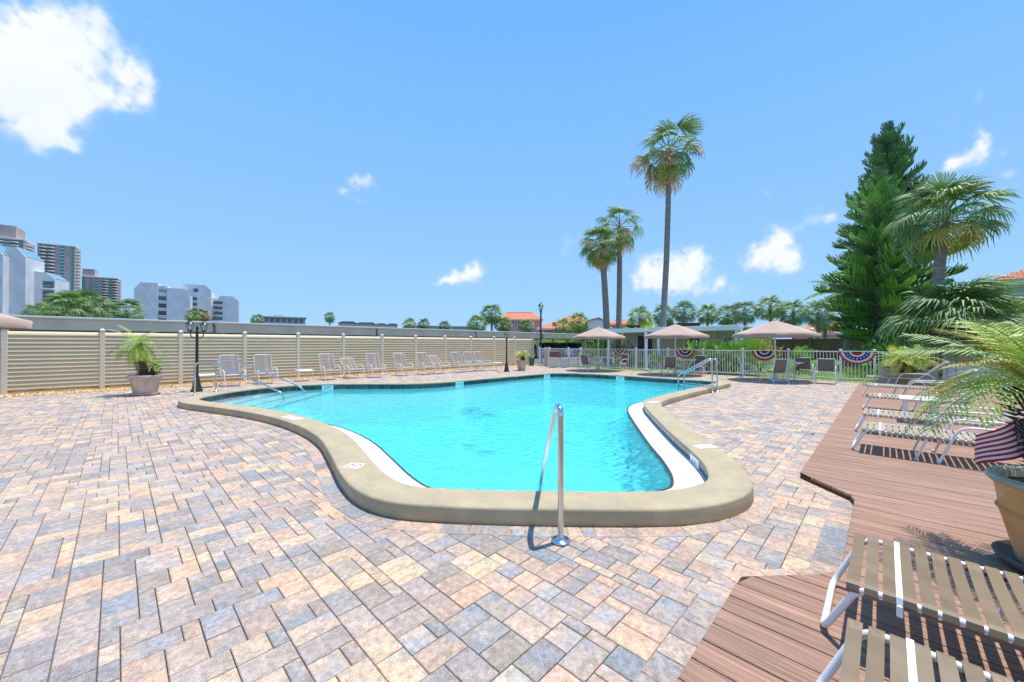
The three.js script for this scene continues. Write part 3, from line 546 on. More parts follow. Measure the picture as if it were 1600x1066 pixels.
// =====================================================================  WHITE PICKET FENCE AT THE FAR SIDE
const WX = 19.4, whitePaint = mat(lin(0.78, 0.79, 0.8), 0.45);
{
  const f = thing('picket_fence', 'white metal picket fence behind the parasol tables', 'fence', [WX, 0, 0]);
  const post = merge([box(0.075, 1.2, 0.075, 0.006).translate(0, 0.6, 0), box(0.09, 0.035, 0.09, 0.012).translate(0, 1.215, 0)]), picket = box(0.022, 1.02, 0.022, 0.003);
  const posts = [16.3, 15.5, 14.0, 13.1, 11.3, 9.58, 7.88, 6.2, 4.54, 2.88, 1.23, 0.28, -1.3];
  posts.forEach((b) => part('post', post, whitePaint, f, [0, 0, -b]));
  for (let k = 0; k < posts.length - 1; k++) {
    const [b1, b0] = [posts[k], posts[k + 1]]; if (k === 2) continue; // the gate
    for (const y of [1.135, 0.12]) part('rail', box(0.036, 0.034, b1 - b0 - 0.076, 0.004), whitePaint, f, [0, y, -(b0 + b1) / 2]);
    const n = Math.round((b1 - b0) / 0.105); for (let i = 1; i < n; i++) part('picket', picket, whitePaint, f, [0, 0.627, -(b0 + (b1 - b0) * i / n)]);
  }
  const g = thing('picket_gate', 'white picket gate between two thick posts, left of the parasols', 'gate', [WX, 0, -13.55]);
  for (const s of [-1, 1]) part('stile', box(0.045, 1.1, 0.045, 0.005), whitePaint, g, [0.002, 0.6, s * 0.38]);
  for (const y of [1.12, 0.6, 0.12]) part('rail', box(0.034, 0.04, 0.71, 0.004), whitePaint, g, [0, y, 0]);
  for (let i = 0; i < 6; i++) part('picket', box(0.02, 0.97, 0.02, 0.003), whitePaint, g, [0, 0.61, -0.27 + i * 0.108]);
  part('latch', box(0.05, 0.07, 0.06, 0.01), mat(lin(0.04, 0.04, 0.04), 0.5), g, [-0.04, 1.0, 0.38]);
  // solid white panels carry the line on behind the loungers
  const v = thing('vinyl_fence', 'low solid white vinyl fence behind the deck loungers', 'fence', [WX + 0.05, 0, 0]);
  const vm = mat(lin(0.74, 0.77, 0.79), 0.4);
  for (let k = 0; k < 5; k++) { const b = -1.42 - k * 1.6; part('post', merge([box(0.11, 1.2, 0.11, 0.008).translate(0, 0.6, 0), box(0.135, 0.04, 0.135, 0.015).translate(0, 1.215, 0)]), vm, v, [0, 0, -b]);
    for (let i = 0; i < 8; i++) part('board', box(0.036, 1.0, 0.178, 0.006), vm, v, [0, 0.58, -(b - 0.16 - i * 0.184)]);
    for (const y of [1.11, 0.08]) part('rail', box(0.06, 0.09, 1.485, 0.006), vm, v, [0, y, -(b - 0.8)]); }
  const dp = single('dark_post', box(0.07, 1.14, 0.07, 0.006), mat(lin(0.03, 0.06, 0.07), 0.5), 'thin dark post at the start of the white vinyl fence', 'post', null, [WX - 0.16, 0.57, 1.33]);
  // grey storage bench
  const s = thing('storage_box', 'low grey storage box with dark lid, behind the square planter', 'storage box', [WX - 0.28, 0, 0.52]);
  part('body', box(0.42, 0.6, 1.42, 0.01), mat(lin(0.42, 0.40, 0.40), 0.7), s, [0, 0.3, 0]); part('lid', box(0.48, 0.05, 1.5, 0.012), mat(lin(0.03, 0.04, 0.05), 0.5), s, [0, 0.63, 0]);
  for (let i = 0; i < 4; i++) part('groove_board', box(0.012, 0.13, 1.38, 0.004), mat(lin(0.45, 0.43, 0.43), 0.7), s, [-0.214, 0.08 + i * 0.145, 0]);
}
// pleated bunting fans on the fence, swags on the vinyl one
{
  const red = mat(lin(0.55, 0.05, 0.04), 0.8), white = mat(lin(0.8, 0.79, 0.78), 0.8), blue = mat(lin(0.03, 0.06, 0.22), 0.8);
  function ring(r0, r1, n = 40) { const pos = [], uv = []; const P = (r, k) => { const a = Math.PI + k / n * Math.PI; return [Math.cos(a) * r, Math.sin(a) * r * 0.92, (k % 2 ? 0.018 : -0.018) * (0.4 + r)]; };
    for (let k = 0; k < n; k++) { const [a, b, c, d] = [P(r0, k), P(r0, k + 1), P(r1, k + 1), P(r1, k)]; pos.push(...a, ...c, ...b, ...a, ...d, ...c); } return raw(pos, uv); }
  const A = [['red_stripe', 0.02, 0.13, red], ['white_stripe', 0.13, 0.2, white], ['blue_stripe', 0.2, 0.31, blue], ['white_stripe', 0.31, 0.39, white], ['red_stripe', 0.39, 0.48, red]];
  const B = [['red_stripe', 0.02, 0.15, red], ['white_stripe', 0.15, 0.22, white], ['blue_stripe', 0.22, 0.36, blue], ['white_stripe', 0.36, 0.43, white], ['red_stripe', 0.43, 0.5, red]];
  const star = (() => { const s = new THREE.Shape(); for (let k = 0; k < 10; k++) { const a = k * Math.PI / 5 + Math.PI / 2, r = k % 2 ? 0.014 : 0.034; k ? s.lineTo(Math.cos(a) * r, Math.sin(a) * r) : s.moveTo(Math.cos(a) * r, Math.sin(a) * r); } return new THREE.ExtrudeGeometry(s, { depth: 0.004, bevelEnabled: false }); })();
  [[10.5, 'small pleated red white and blue fan beside the leftmost parasol', A, 0.78], [7.02, 'pleated red white and blue fan behind the middle parasol table', A, 0.95], [3.72, 'pleated red white and blue fan under the right parasol', A, 0.98], [0.76, 'pleated fan with white stars on its blue band, by the deck', B, 1.05]].forEach(([b, label, list, s], n) => {
    const t = thing('bunting_fan', label, 'bunting', [WX - 0.05, 1.15, -b], -Math.PI / 2, 'bunting on the picket fence'); t.scale.setScalar(s);
    list.forEach(([nm, r0, r1, m]) => part(nm, ring(r0, r1), m, t));
    if (n === 3) for (let k = 0; k < 9; k++) { const a = Math.PI + (k + 0.5) / 9 * Math.PI; part('star', star, white, t, [Math.cos(a) * 0.29, Math.sin(a) * 0.29 * 0.92, 0.035]); }
    part('header', box(1.0, 0.03, 0.012, 0.003), white, t, [0, 0.0, 0]);
  });
  // twisted cloth swags
  const cloth = (c) => mat(c, 0.85);
  [[-1.5, -2.35, lin(0.85, 0.5, 0.38), 'faded pink and white cloth swag at the left end of the vinyl fence'], [-2.0, -3.2, lin(0.75, 0.08, 0.03), 'bright red cloth swag hung on the white vinyl fence'], [-3.1, -4.2, lin(0.82, 0.2, 0.05), 'orange red cloth swag on the vinyl fence, behind the palm fronds'], [-4.3, -5.4, lin(0.78, 0.1, 0.05), 'red cloth swag on the vinyl fence, nearest the right edge']].forEach(([b0, b1, col, label], n) => {
    const t = thing('cloth_swag', label, 'bunting', [WX - 0.06, 1.14, 0], 0, 'swags on the vinyl fence'), q = rng(400 + n);
    for (const [k, m] of [[0, cloth(col)], [1, cloth(lin(0.82, 0.78, 0.72))], [2, cloth(lin(0.8, 0.42, 0.12))]]) {
      const N = 16, W = 8, pos = [], idx = [];
      for (let i = 0; i <= N; i++) for (let j = 0; j <= W; j++) { const s = i / N, w = j / W, bb = mix(b0, b1, s), sag = Math.sin(s * Math.PI) * 0.13; pos.push(-0.03 - 0.035 * Math.sin(w * 9 + s * 5 + k), -sag - w * (0.055 + 0.045 * Math.sin(s * Math.PI)) - k * 0.05 + 0.035 * Math.sin(s * 11 + k * 2), -bb + 0.02 * Math.sin(w * 7)); }
      for (let i = 0; i < N; i++) for (let j = 0; j < W; j++) { const a = i * (W + 1) + j; idx.push(a, a + 1, a + W + 1, a + 1, a + W + 2, a + W + 1); }
      part(['red_fold', 'white_fold', 'orange_fold'][k], raw(pos, null, idx), m, t);
    }
  });
}

// =====================================================================  LAMP POSTS
{
  const black = mat(lin(0.022, 0.024, 0.027), 0.4), glass = phys(lin(0.9, 0.93, 0.95), 0.12, { transmission: 0.85, thickness: 0 }), bulbM = mat(lin(0.8, 0.78, 0.72), 0.4);
  const cage = (() => { const l = []; for (let k = 0; k < 6; k++) { const a = k * Math.PI / 3; l.push(pipe([[Math.cos(a) * 0.055, 0.0, Math.sin(a) * 0.055], [Math.cos(a) * 0.1, 0.2, Math.sin(a) * 0.1]], 0.006, 0.01, 5)); } l.push(lathe([[0, -0.03], [0.03, -0.03], [0.065, 0], [0.06, 0.012], [0, 0.014]], 6)); return merge(l); })();
  const roof = merge([lathe([[0.125, 0.2], [0.12, 0.21], [0.07, 0.27], [0.05, 0.3], [0, 0.31]], 6), lathe([[0, 0.3], [0.014, 0.31], [0.02, 0.335], [0.006, 0.35], [0.006, 0.38], [0, 0.4]], 8)]);
  const pane = lathe([[0.05, 0.004], [0.094, 0.196]], 6);
  const lantern = (t, x, y, z, s) => { const l = part('lantern', cage, black, t, [x, y, z]); l.scale.setScalar(s); part('lantern_roof', roof, black, l); part('lantern_glass', pane, glass, l); part('bulb', lathe([[0, 0.02], [0.012, 0.03], [0.028, 0.08], [0.024, 0.12], [0, 0.14]], 10), bulbM, l); };
  const foot = (s) => lathe([[0, 0], [0.15 * s, 0], [0.155 * s, 0.05], [0.12 * s, 0.09], [0.11 * s, 0.16], [0.075 * s, 0.34], [0.06 * s, 0.46], [0.048 * s, 0.5], [0.042 * s, 0.52]], 12);
  const twin = (pos, turn, label, H) => {
    const t = thing('lamp_post', label, 'lamp post', pos, turn, 'twin lantern posts on the patio');
    part('base', foot(1), black, t); part('pole', lathe([[0.042, 0.5], [0.034, H - 0.42], [0.05, H - 0.4], [0.05, H - 0.37], [0.03, H - 0.35], [0.03, H - 0.3], [0.045, H - 0.26], [0.02, H - 0.2], [0, H - 0.17]], 12), black, t);
    for (const s of [-1, 1]) { part('arm', pipe([[0, H - 0.52, 0], [s * 0.12, H - 0.56, 0], [s * 0.22, H - 0.5, 0], [s * 0.25, H - 0.36, 0]], 0.014, 0.08, 7), black, t); part('crossbar', pipe([[0, H - 0.37, 0], [s * 0.25, H - 0.37, 0]], 0.01, 0.02, 6), black, t); lantern(t, s * 0.25, H - 0.34, 0, 0.95); }
    return t;
  };
  twin([1.67, 0, -14.79], 0.75, 'black twin lantern post beside the pool handrails', 2.16);
  twin([14.02, 0, -14.02], 0.75, 'black twin lantern post beside the small round planter', 2.06);
  const t = thing('street_lamp', 'tall black street lamp with one lantern by the white gate', 'lamp post', [20.4, 0, -17.05]);
  part('base', foot(1.3), black, t); part('pole', lathe([[0.07, 0.5], [0.055, 3.6], [0.075, 3.62], [0.075, 3.66], [0.04, 3.7]], 12), black, t); lantern(t, 0, 3.72, 0, 1.7);
  const s = thing('garden_lamp', 'short black garden lamp behind the picket fence, near the middle parasol', 'lamp post', [20.1, 0, -6.75]);
  part('base', foot(0.9), black, s); part('pole', lathe([[0.045, 0.46], [0.04, 1.2], [0.06, 1.22], [0.03, 1.25]], 10), black, s); lantern(s, 0, 1.26, 0, 1.15);
  const w = thing('garden_lamp', 'slim black lamp with a white globe in front of the brick wall', 'lamp post', [42.5, -0.05, -4.6]);
  part('pole', lathe([[0.06, 0], [0.05, 2.5], [0.08, 2.55]], 8), black, w); part('globe', at(new THREE.SphereGeometry(0.2, 14, 10), 0, 2.72, 0), mat(lin(0.8, 0.75, 0.66), 0.4), w);
}

// =====================================================================  HANDRAILS
{
  const collar = (x, y, z) => at(lathe([[0.022, 0.045], [0.03, 0.04], [0.034, 0.02], [0.062, 0.016], [0.068, 0.008], [0.068, 0], [0, 0]], 20), x, y, z);
  // at the near end: one rail stepping over the coping into the water
  const t = thing('pool_handrail', 'single polished steel handrail arching over the near coping into the water', 'handrail', [2.23, 0, -1.68]);
  const dir = [0.668, -0.743]; // towards the pool
  const P = (d, y) => [d * dir[0], y, d * dir[1]];
  part('rail', sweep(fillet([P(0, 0), P(0, 0.97), P(0.17, 0.95), P(0.95, 0.16), P(1.28, -0.5)], 0.11, 7), 0.0215, 12), steel, t); part('flange', collar(0, 0.004, 0), steel, t);
  // at the steps
  const pair = [[1.51, 13.73, 3.13, 11.62, 'nearer steel handrail leading down the pool steps', 0.9], [2.07, 14.38, 3.92, 12.5, 'farther steel handrail leading down the pool steps', 0.93]];
  for (const [a, b, c, d, label, H] of pair) {
    const r = thing('step_handrail', label, 'handrail', [a, 0, -b], 0, 'handrails at the pool steps'), L = Math.hypot(c - a, d - b), u = [(c - a) / L, -(d - b) / L], Q = (s, y) => [u[0] * s, y, u[1] * s];
    part('rail', sweep(fillet([Q(0, 0), Q(0, H), Q(0.58, H + 0.02), Q(L - 0.06, 0.12), Q(L, -0.05), Q(L, -0.8)], 0.12, 6), 0.023, 10), steel, r); part('flange', collar(0, 0.004, 0), steel, r);
  }
  // ladder over the far right coping
  const l = thing('pool_ladder', 'steel ladder rails over the coping at the far right corner of the pool', 'ladder', [12.35, 0, -3.62]);
  for (const s of [-0.23, 0.23]) { part('rail', sweep(fillet([[s, 0, 0], [s, 0.98, -0.02], [s, 0.98, -0.14], [s, 0.5, -0.92], [s, 0.42, -0.98], [s, -0.9, -0.98]], 0.12, 6), 0.022, 10), steel, l); part('flange', collar(s, 0.004, 0), steel, l); part('brace', pipe([[s, 0.16, 0], [s, 0.2, -0.98]], 0.014, 0.02, 7), steel, l); }
  for (const y of [-0.25, -0.55]) part('tread', box(0.44, 0.03, 0.09, 0.008), mat(lin(0.7, 0.72, 0.72), 0.4), l, [0, y, -0.98]);
}
// bins by the gate
{
  const t = thing('towel_bin', 'pale panelled bin with red brown hood beside the white gate', 'bin', [18.75, 0, -14.62], 0.75);
  part('body', box(0.56, 0.62, 0.5, 0.012), mat(lin(0.66, 0.58, 0.5), 0.8), t, [0, 0.33, 0]); part('hood', box(0.62, 0.36, 0.54, 0.02), mat(lin(0.2, 0.07, 0.05), 0.6), t, [0, 0.82, 0]); part('opening', box(0.3, 0.14, 0.02, 0.004), mat(lin(0.015, 0.012, 0.012), 0.9), t, [0.1, 0.86, 0.272]); part('plinth', box(0.5, 0.02, 0.44, 0.002), mat(lin(0.2, 0.18, 0.16), 0.9), t, [0, 0.012, 0]);
  const w = thing('waste_cabinet', 'light grey cabinet standing beside the hooded bin', 'cabinet', [19.05, 0, -14.05], 0.75); part('body', box(0.4, 0.55, 0.4, 0.01), mat(lin(0.55, 0.57, 0.57), 0.5), w, [0, 0.28, 0]); part('top', box(0.44, 0.03, 0.44, 0.008), mat(lin(0.5, 0.5, 0.5), 0.5), w, [0, 0.57, 0]);
  const g = thing('waste_bin', 'small dark green bin behind the tall street lamp', 'bin', [19.1, 0, -16.75]); part('body', lathe([[0, 0], [0.14, 0], [0.19, 0.5], [0.2, 0.52], [0.18, 0.52], [0.15, 0.05], [0, 0.05]], 16), mat(lin(0.03, 0.12, 0.09), 0.6), g); part('lid', lathe([[0.2, 0.52], [0.19, 0.55], [0.1, 0.6], [0, 0.61]], 16), mat(lin(0.025, 0.1, 0.08), 0.6), g);
  const p = single('gate_pillar', box(0.3, 1.2, 0.3, 0.012), mat(lin(0.48, 0.37, 0.26), 0.85, { bumpMap: mottle, bumpScale: 0.003 }), 'short tan pillar in the white fence, behind the street lamp', 'pillar', null, [19.62, 0.6, -15.85]);
}
const frameWhite = mat(lin(0.76, 0.755, 0.75), 0.38);
// =====================================================================  STRAP LOUNGERS ON THE DECK
{
  const DY = 0.06;
  const strapMats = {
    worn: [[0.255, 0.178, 0.1], [0.235, 0.16, 0.088], [0.28, 0.2, 0.118]], pale: [[0.46, 0.385, 0.27], [0.48, 0.41, 0.3], [0.43, 0.36, 0.25]],
  };
  const scuff = tex(256, 256, (u, v) => { const n = fbm(u * 9, v * 9, 301, 5, 9, 9), k = 0.93 + 0.2 * (n - 0.5); return lerp3([k, k, k], [1.75, 1.75, 1.7], smooth(0.69, 0.75, fbm(u * 7 + 2, v * 7, 302, 4, 7, 7)) * 0.5); }, { size: [0.9, 0.7] });
  for (const k of Object.keys(strapMats)) strapMats[k] = strapMats[k].map((c) => mat(lin(...c), 0.5, { map: scuff }));
  const X = 0.30, Y = 0.285, P = 0.0575;
  const wrap = [[-X + 0.02, Y - 0.019], [-X - 0.006, Y - 0.0215], [-X - 0.02, Y - 0.006], [-X - 0.012, Y + 0.016], [-X + 0.012, Y + 0.021], [-0.1, Y + 0.012], [0.1, Y + 0.012], [X - 0.012, Y + 0.021], [X + 0.012, Y + 0.016], [X + 0.02, Y - 0.006], [X + 0.006, Y - 0.0215], [X - 0.02, Y - 0.019]];
  const strapG = [0, 1, 2, 3].map((k) => { const g = ribbon(wrap, 0.0435, 0.0035); const uv = g.attributes.uv; for (let i = 0; i < uv.count; i++) uv.setXY(i, uv.getX(i) + k * 0.31, uv.getY(i) + k * 0.47); return g; });
  const tagG = ribbon(wrap.map(([x, y]) => [x * 1.004, y + 0.005 * Math.sign(y - Y + 0.012)]), 0.02, 0.003);
  // side rails with their feet: one bent tube from the foot bar up and along
  const footFrame = sweep(fillet([[-X, Y, 1.3], [-X, Y, 0.13], [-X + 0.055, 0.014, 0.0], [X - 0.055, 0.014, 0.0], [X, Y, 0.13], [X, Y, 1.3]], 0.06, 5), 0.0145, 10);
  const crossBar = (z, y = Y) => pipe([[-X, y, z], [X, y, z]], 0.0125, 0.01, 8);
  const armG = (s) => sweep(fillet([[s * (X + 0.012), 0.0, 0.74], [s * (X + 0.018), 0.435, 0.9], [s * (X + 0.018), 0.445, 1.5], [s * (X + 0.012), 0.3, 1.62]], 0.1, 6), 0.0135, 10);
  const legG = (s) => pipe([[s * (X - 0.012), Y, 0.66], [s * (X - 0.02), 0.0, 0.56]], 0.012, 0.02, 8);
  const rearLegG = sweep(fillet([[-X + 0.02, Y, 1.3], [-X + 0.03, 0.014, 1.46], [X - 0.03, 0.014, 1.46], [X - 0.02, Y, 1.3]], 0.05, 5), 0.0135, 8);
  const cap = lathe([[0, 0], [0.018, 0], [0.018, 0.03], [0.015, 0.036], [0, 0.036]], 10);
  function lounger(a, b, label, kind, back, turn = 0) {
    const t = thing('chaise_lounge', label, 'lounger', [a, DY, -b], turn, 'strap loungers on the deck'), q = rng(Math.round(a * 100) + 5), mats = strapMats[kind];
    part('frame', footFrame, frameWhite, t); part('cross_bar', crossBar(0.105), frameWhite, t); part('cross_bar', crossBar(1.28), frameWhite, t); part('rear_leg', rearLegG, frameWhite, t);
    for (const s of [-1, 1]) { const ar = part('armrest', armG(s), frameWhite, t); part('foot_cap', cap, frameWhite, ar, [s * (X + 0.012), 0, 0.74]); part('leg', legG(s), frameWhite, t); }
    for (let k = 0; k < 21; k++) { const s = part('strap', strapG[Math.floor(q() * 4)], mats[Math.floor(q() * 3)], t, [0, (q() - 0.5) * 0.002, 0.112 + k * P]); s.rotation.y = (q() - 0.5) * 0.012; }
    const tg = part('repair_strap', tagG, mat(lin(0.82, 0.82, 0.81), 0.4), t, [0, 0.001, 0.112 + 2.52 * P]); part('strap_end', box(0.022, 0.05, 0.02, 0.004), tg.material, tg, [X + 0.022 > 0 ? -(X + 0.02) : 0, Y - 0.03, 0]);
    // the backrest turns up about its hinge
    const bk = new THREE.Group(); bk.name = 'backrest'; bk.position.set(0, Y, 1.3); bk.rotation.x = -back; t.add(bk);
    part('back_frame', sweep(fillet([[-X + 0.01, 0, 0], [-X + 0.01, 0, 0.8], [X - 0.01, 0, 0.8], [X - 0.01, 0, 0]], 0.07, 5), 0.0135, 8), frameWhite, bk);
    for (let k = 0; k < 13; k++) part('strap', strapG[Math.floor(q() * 4)], mats[Math.floor(q() * 3)], bk, [0, -Y, 0.045 + k * P]).scale.x = 0.985;
    return t;
  }
  lounger(1.665, 0.2, 'brown strap lounger with white legs, cut off at the bottom edge', 'worn', 0.5);
  lounger(2.585, 0.22, 'brown strap lounger with scuffed straps in the near foreground', 'worn', 0.5);
  lounger(6.85, 0.31, 'tan strap lounger with arms, nearest the flag and clay pot', 'pale', 0.42);
  lounger(8.3, 0.34, 'tan strap lounger on the deck, between the flag lounger and the side table', 'pale', 0.4);
  lounger(11.08, 0.34, 'tan strap lounger behind the white side table, back raised', 'pale', 0.62);
  lounger(13.9, 0.44, 'tan strap lounger with raised back in front of the square planter', 'pale', 0.66);
  lounger(17.55, 0.55, 'farthest strap lounger on the deck, against the picket fence', 'pale', 0.75);
  const t = thing('side_table', 'low white plastic side table between two deck loungers', 'side table', [9.85, DY, 0.42]);
  part('top', merge([box(0.62, 0.03, 0.5, 0.012).translate(0, 0.405, 0), box(0.56, 0.04, 0.44, 0.01).translate(0, 0.375, 0)]), frameWhite, t);
  for (const [x, z] of [[-1, -1], [1, -1], [-1, 1], [1, 1]]) part('leg', at(box(0.055, 0.36, 0.055, 0.012), x * 0.23, 0.18, z * 0.17), frameWhite, t);
}

// =====================================================================  HIGH-BACK CHAIRS ALONG THE BEIGE FENCE
{
  const strapPale = mat(lin(0.78, 0.67, 0.6), 0.6, { map: tex(128, 128, grey((u, v) => 0.9 + 0.25 * (fbm(u * 5, v * 9, 311, 4, 5, 9) - 0.5)), { size: [0.5, 0.5] }) });
  const frames = {};
  function chair(a, b, turn, label, lean, group, proto) {
    const t = thing('strap_chair', label, 'chair', [a, 0, -b], turn, group);
    const X = 0.27, seatY = 0.36, bl = 0.74, bx = (s) => [0, seatY + Math.cos(lean) * bl * s - 0.03, -0.2 - Math.sin(lean) * bl * s];
    const key = lean; frames[key] ??= {
      back: sweep(fillet([[-X, seatY - 0.03, -0.2], [-X, bx(1)[1], bx(1)[2]], [X, bx(1)[1], bx(1)[2]], [X, seatY - 0.03, -0.2]], 0.07, 4), 0.0135, 8),
      seat: sweep(fillet([[-X, seatY - 0.03, -0.2], [-X, seatY + 0.03, 0.3], [X, seatY + 0.03, 0.3], [X, seatY - 0.03, -0.2]], 0.06, 4), 0.0135, 8),
      straps: (() => { const l = []; for (let k = 0; k < 13; k++) { const p = bx((k + 0.7) / 13.4); l.push(at(box(2 * X + 0.03, 0.006, 0.048, 0.001), 0, p[1], p[2] + 0.004, 0, Math.PI / 2 + lean)); } for (let k = 0; k < 8; k++) { const s = (k + 0.5) / 8; l.push(at(box(2 * X + 0.03, 0.006, 0.05, 0.001), 0, mix(seatY - 0.03, seatY + 0.03, s) + 0.012, mix(-0.19, 0.29, s), 0, -0.12)); } return merge(l); })(),
    };
    part('back_frame', frames[key].back, frameWhite, t); part('seat_frame', frames[key].seat, frameWhite, t);
    const st = part('straps', frames[key].straps, strapPale, t); st.userData.kind = 'stuff';
    for (const s of [-1, 1]) {
      part('armrest', frames['arm' + s] ??= sweep(fillet([[s * 0.3, 0, 0.36], [s * 0.3, 0.5, 0.24], [s * 0.3, 0.56, 0.1], [s * 0.3, 0.52, -0.26], [s * 0.28, 0.36, -0.26]], 0.09, 5), 0.014, 8), frameWhite, t);
      part('rear_leg', frames['leg' + s] ??= pipe([[s * 0.285, 0.4, 0.12], [s * 0.285, 0, -0.34]], 0.014, 0.02, 8), frameWhite, t);
    }
    part('stretcher', frames.bar ??= pipe([[-0.285, 0.14, -0.18], [0.285, 0.14, -0.18]], 0.01, 0.01, 6), frameWhite, t);
    return t;
  }
  const G = 'strap chairs along the beige fence';
  const face = 0; // backs to the fence
  [[2.75, 15.95, 0.1, 0.3, 'tall strap chair beside the leftmost side table by the fence'], [3.75, 16.05, 0.04, 0.3, 'second strap chair from the left, behind the pool handrails'], [5.95, 15.95, 0, 0.36, 'tall strap chair just right of the second side table'],
    [6.9, 15.95, 0.02, 0.85, 'strap chair reclined low, fourth from the left by the fence'], [7.75, 15.65, -0.04, 0.36, 'upright strap chair, fifth from the left by the fence'], [9.05, 15.6, 0.02, 0.42, 'upright strap chair, sixth from the left by the fence'], [10.15, 15.5, 0, 0.42, 'upright strap chair, seventh from the left by the fence'],
    [10.95, 15.4, 0.03, 0.8, 'strap chair reclined low, eighth from the left by the fence'], [12.1, 15.35, 0, 0.42, 'strap chair third from the right end of the fence row'], [12.95, 15.45, -0.02, 0.42, 'strap chair second from the right end of the fence row'], [13.7, 15.45, 0.02, 0.42, 'rightmost strap chair of the fence row, by the last side table']].forEach(([a, b, turn, lean, label]) => chair(a, b, turn + face, label, lean, G));
  function sideTable(a, b, label) {
    const t = thing('side_table', label, 'side table', [a, 0, -b], 0, 'side tables by the fence');
    part('top', box(0.5, 0.025, 0.5, 0.008), frameWhite, t, [0, 0.42, 0]); part('rim', pipe([[-0.25, 0.41, -0.25], [0.25, 0.41, -0.25], [0.25, 0.41, 0.25], [-0.25, 0.41, 0.25], [-0.25, 0.41, -0.249]], 0.013, 0.05, 6), frameWhite, t);
    for (const [x, z] of [[-1, -1], [1, -1], [-1, 1], [1, 1]]) part('leg', pipe([[x * 0.22, 0.41, z * 0.22], [x * 0.235, 0, z * 0.235]], 0.012, 0.01, 7), frameWhite, t);
  }
  sideTable(2.05, 16.05, 'low white side table, leftmost by the fence, behind the handrails'); sideTable(5.05, 16.1, 'low white side table between the second and third strap chairs'); sideTable(14.4, 15.2, 'low white side table at the right end of the chair row');
}

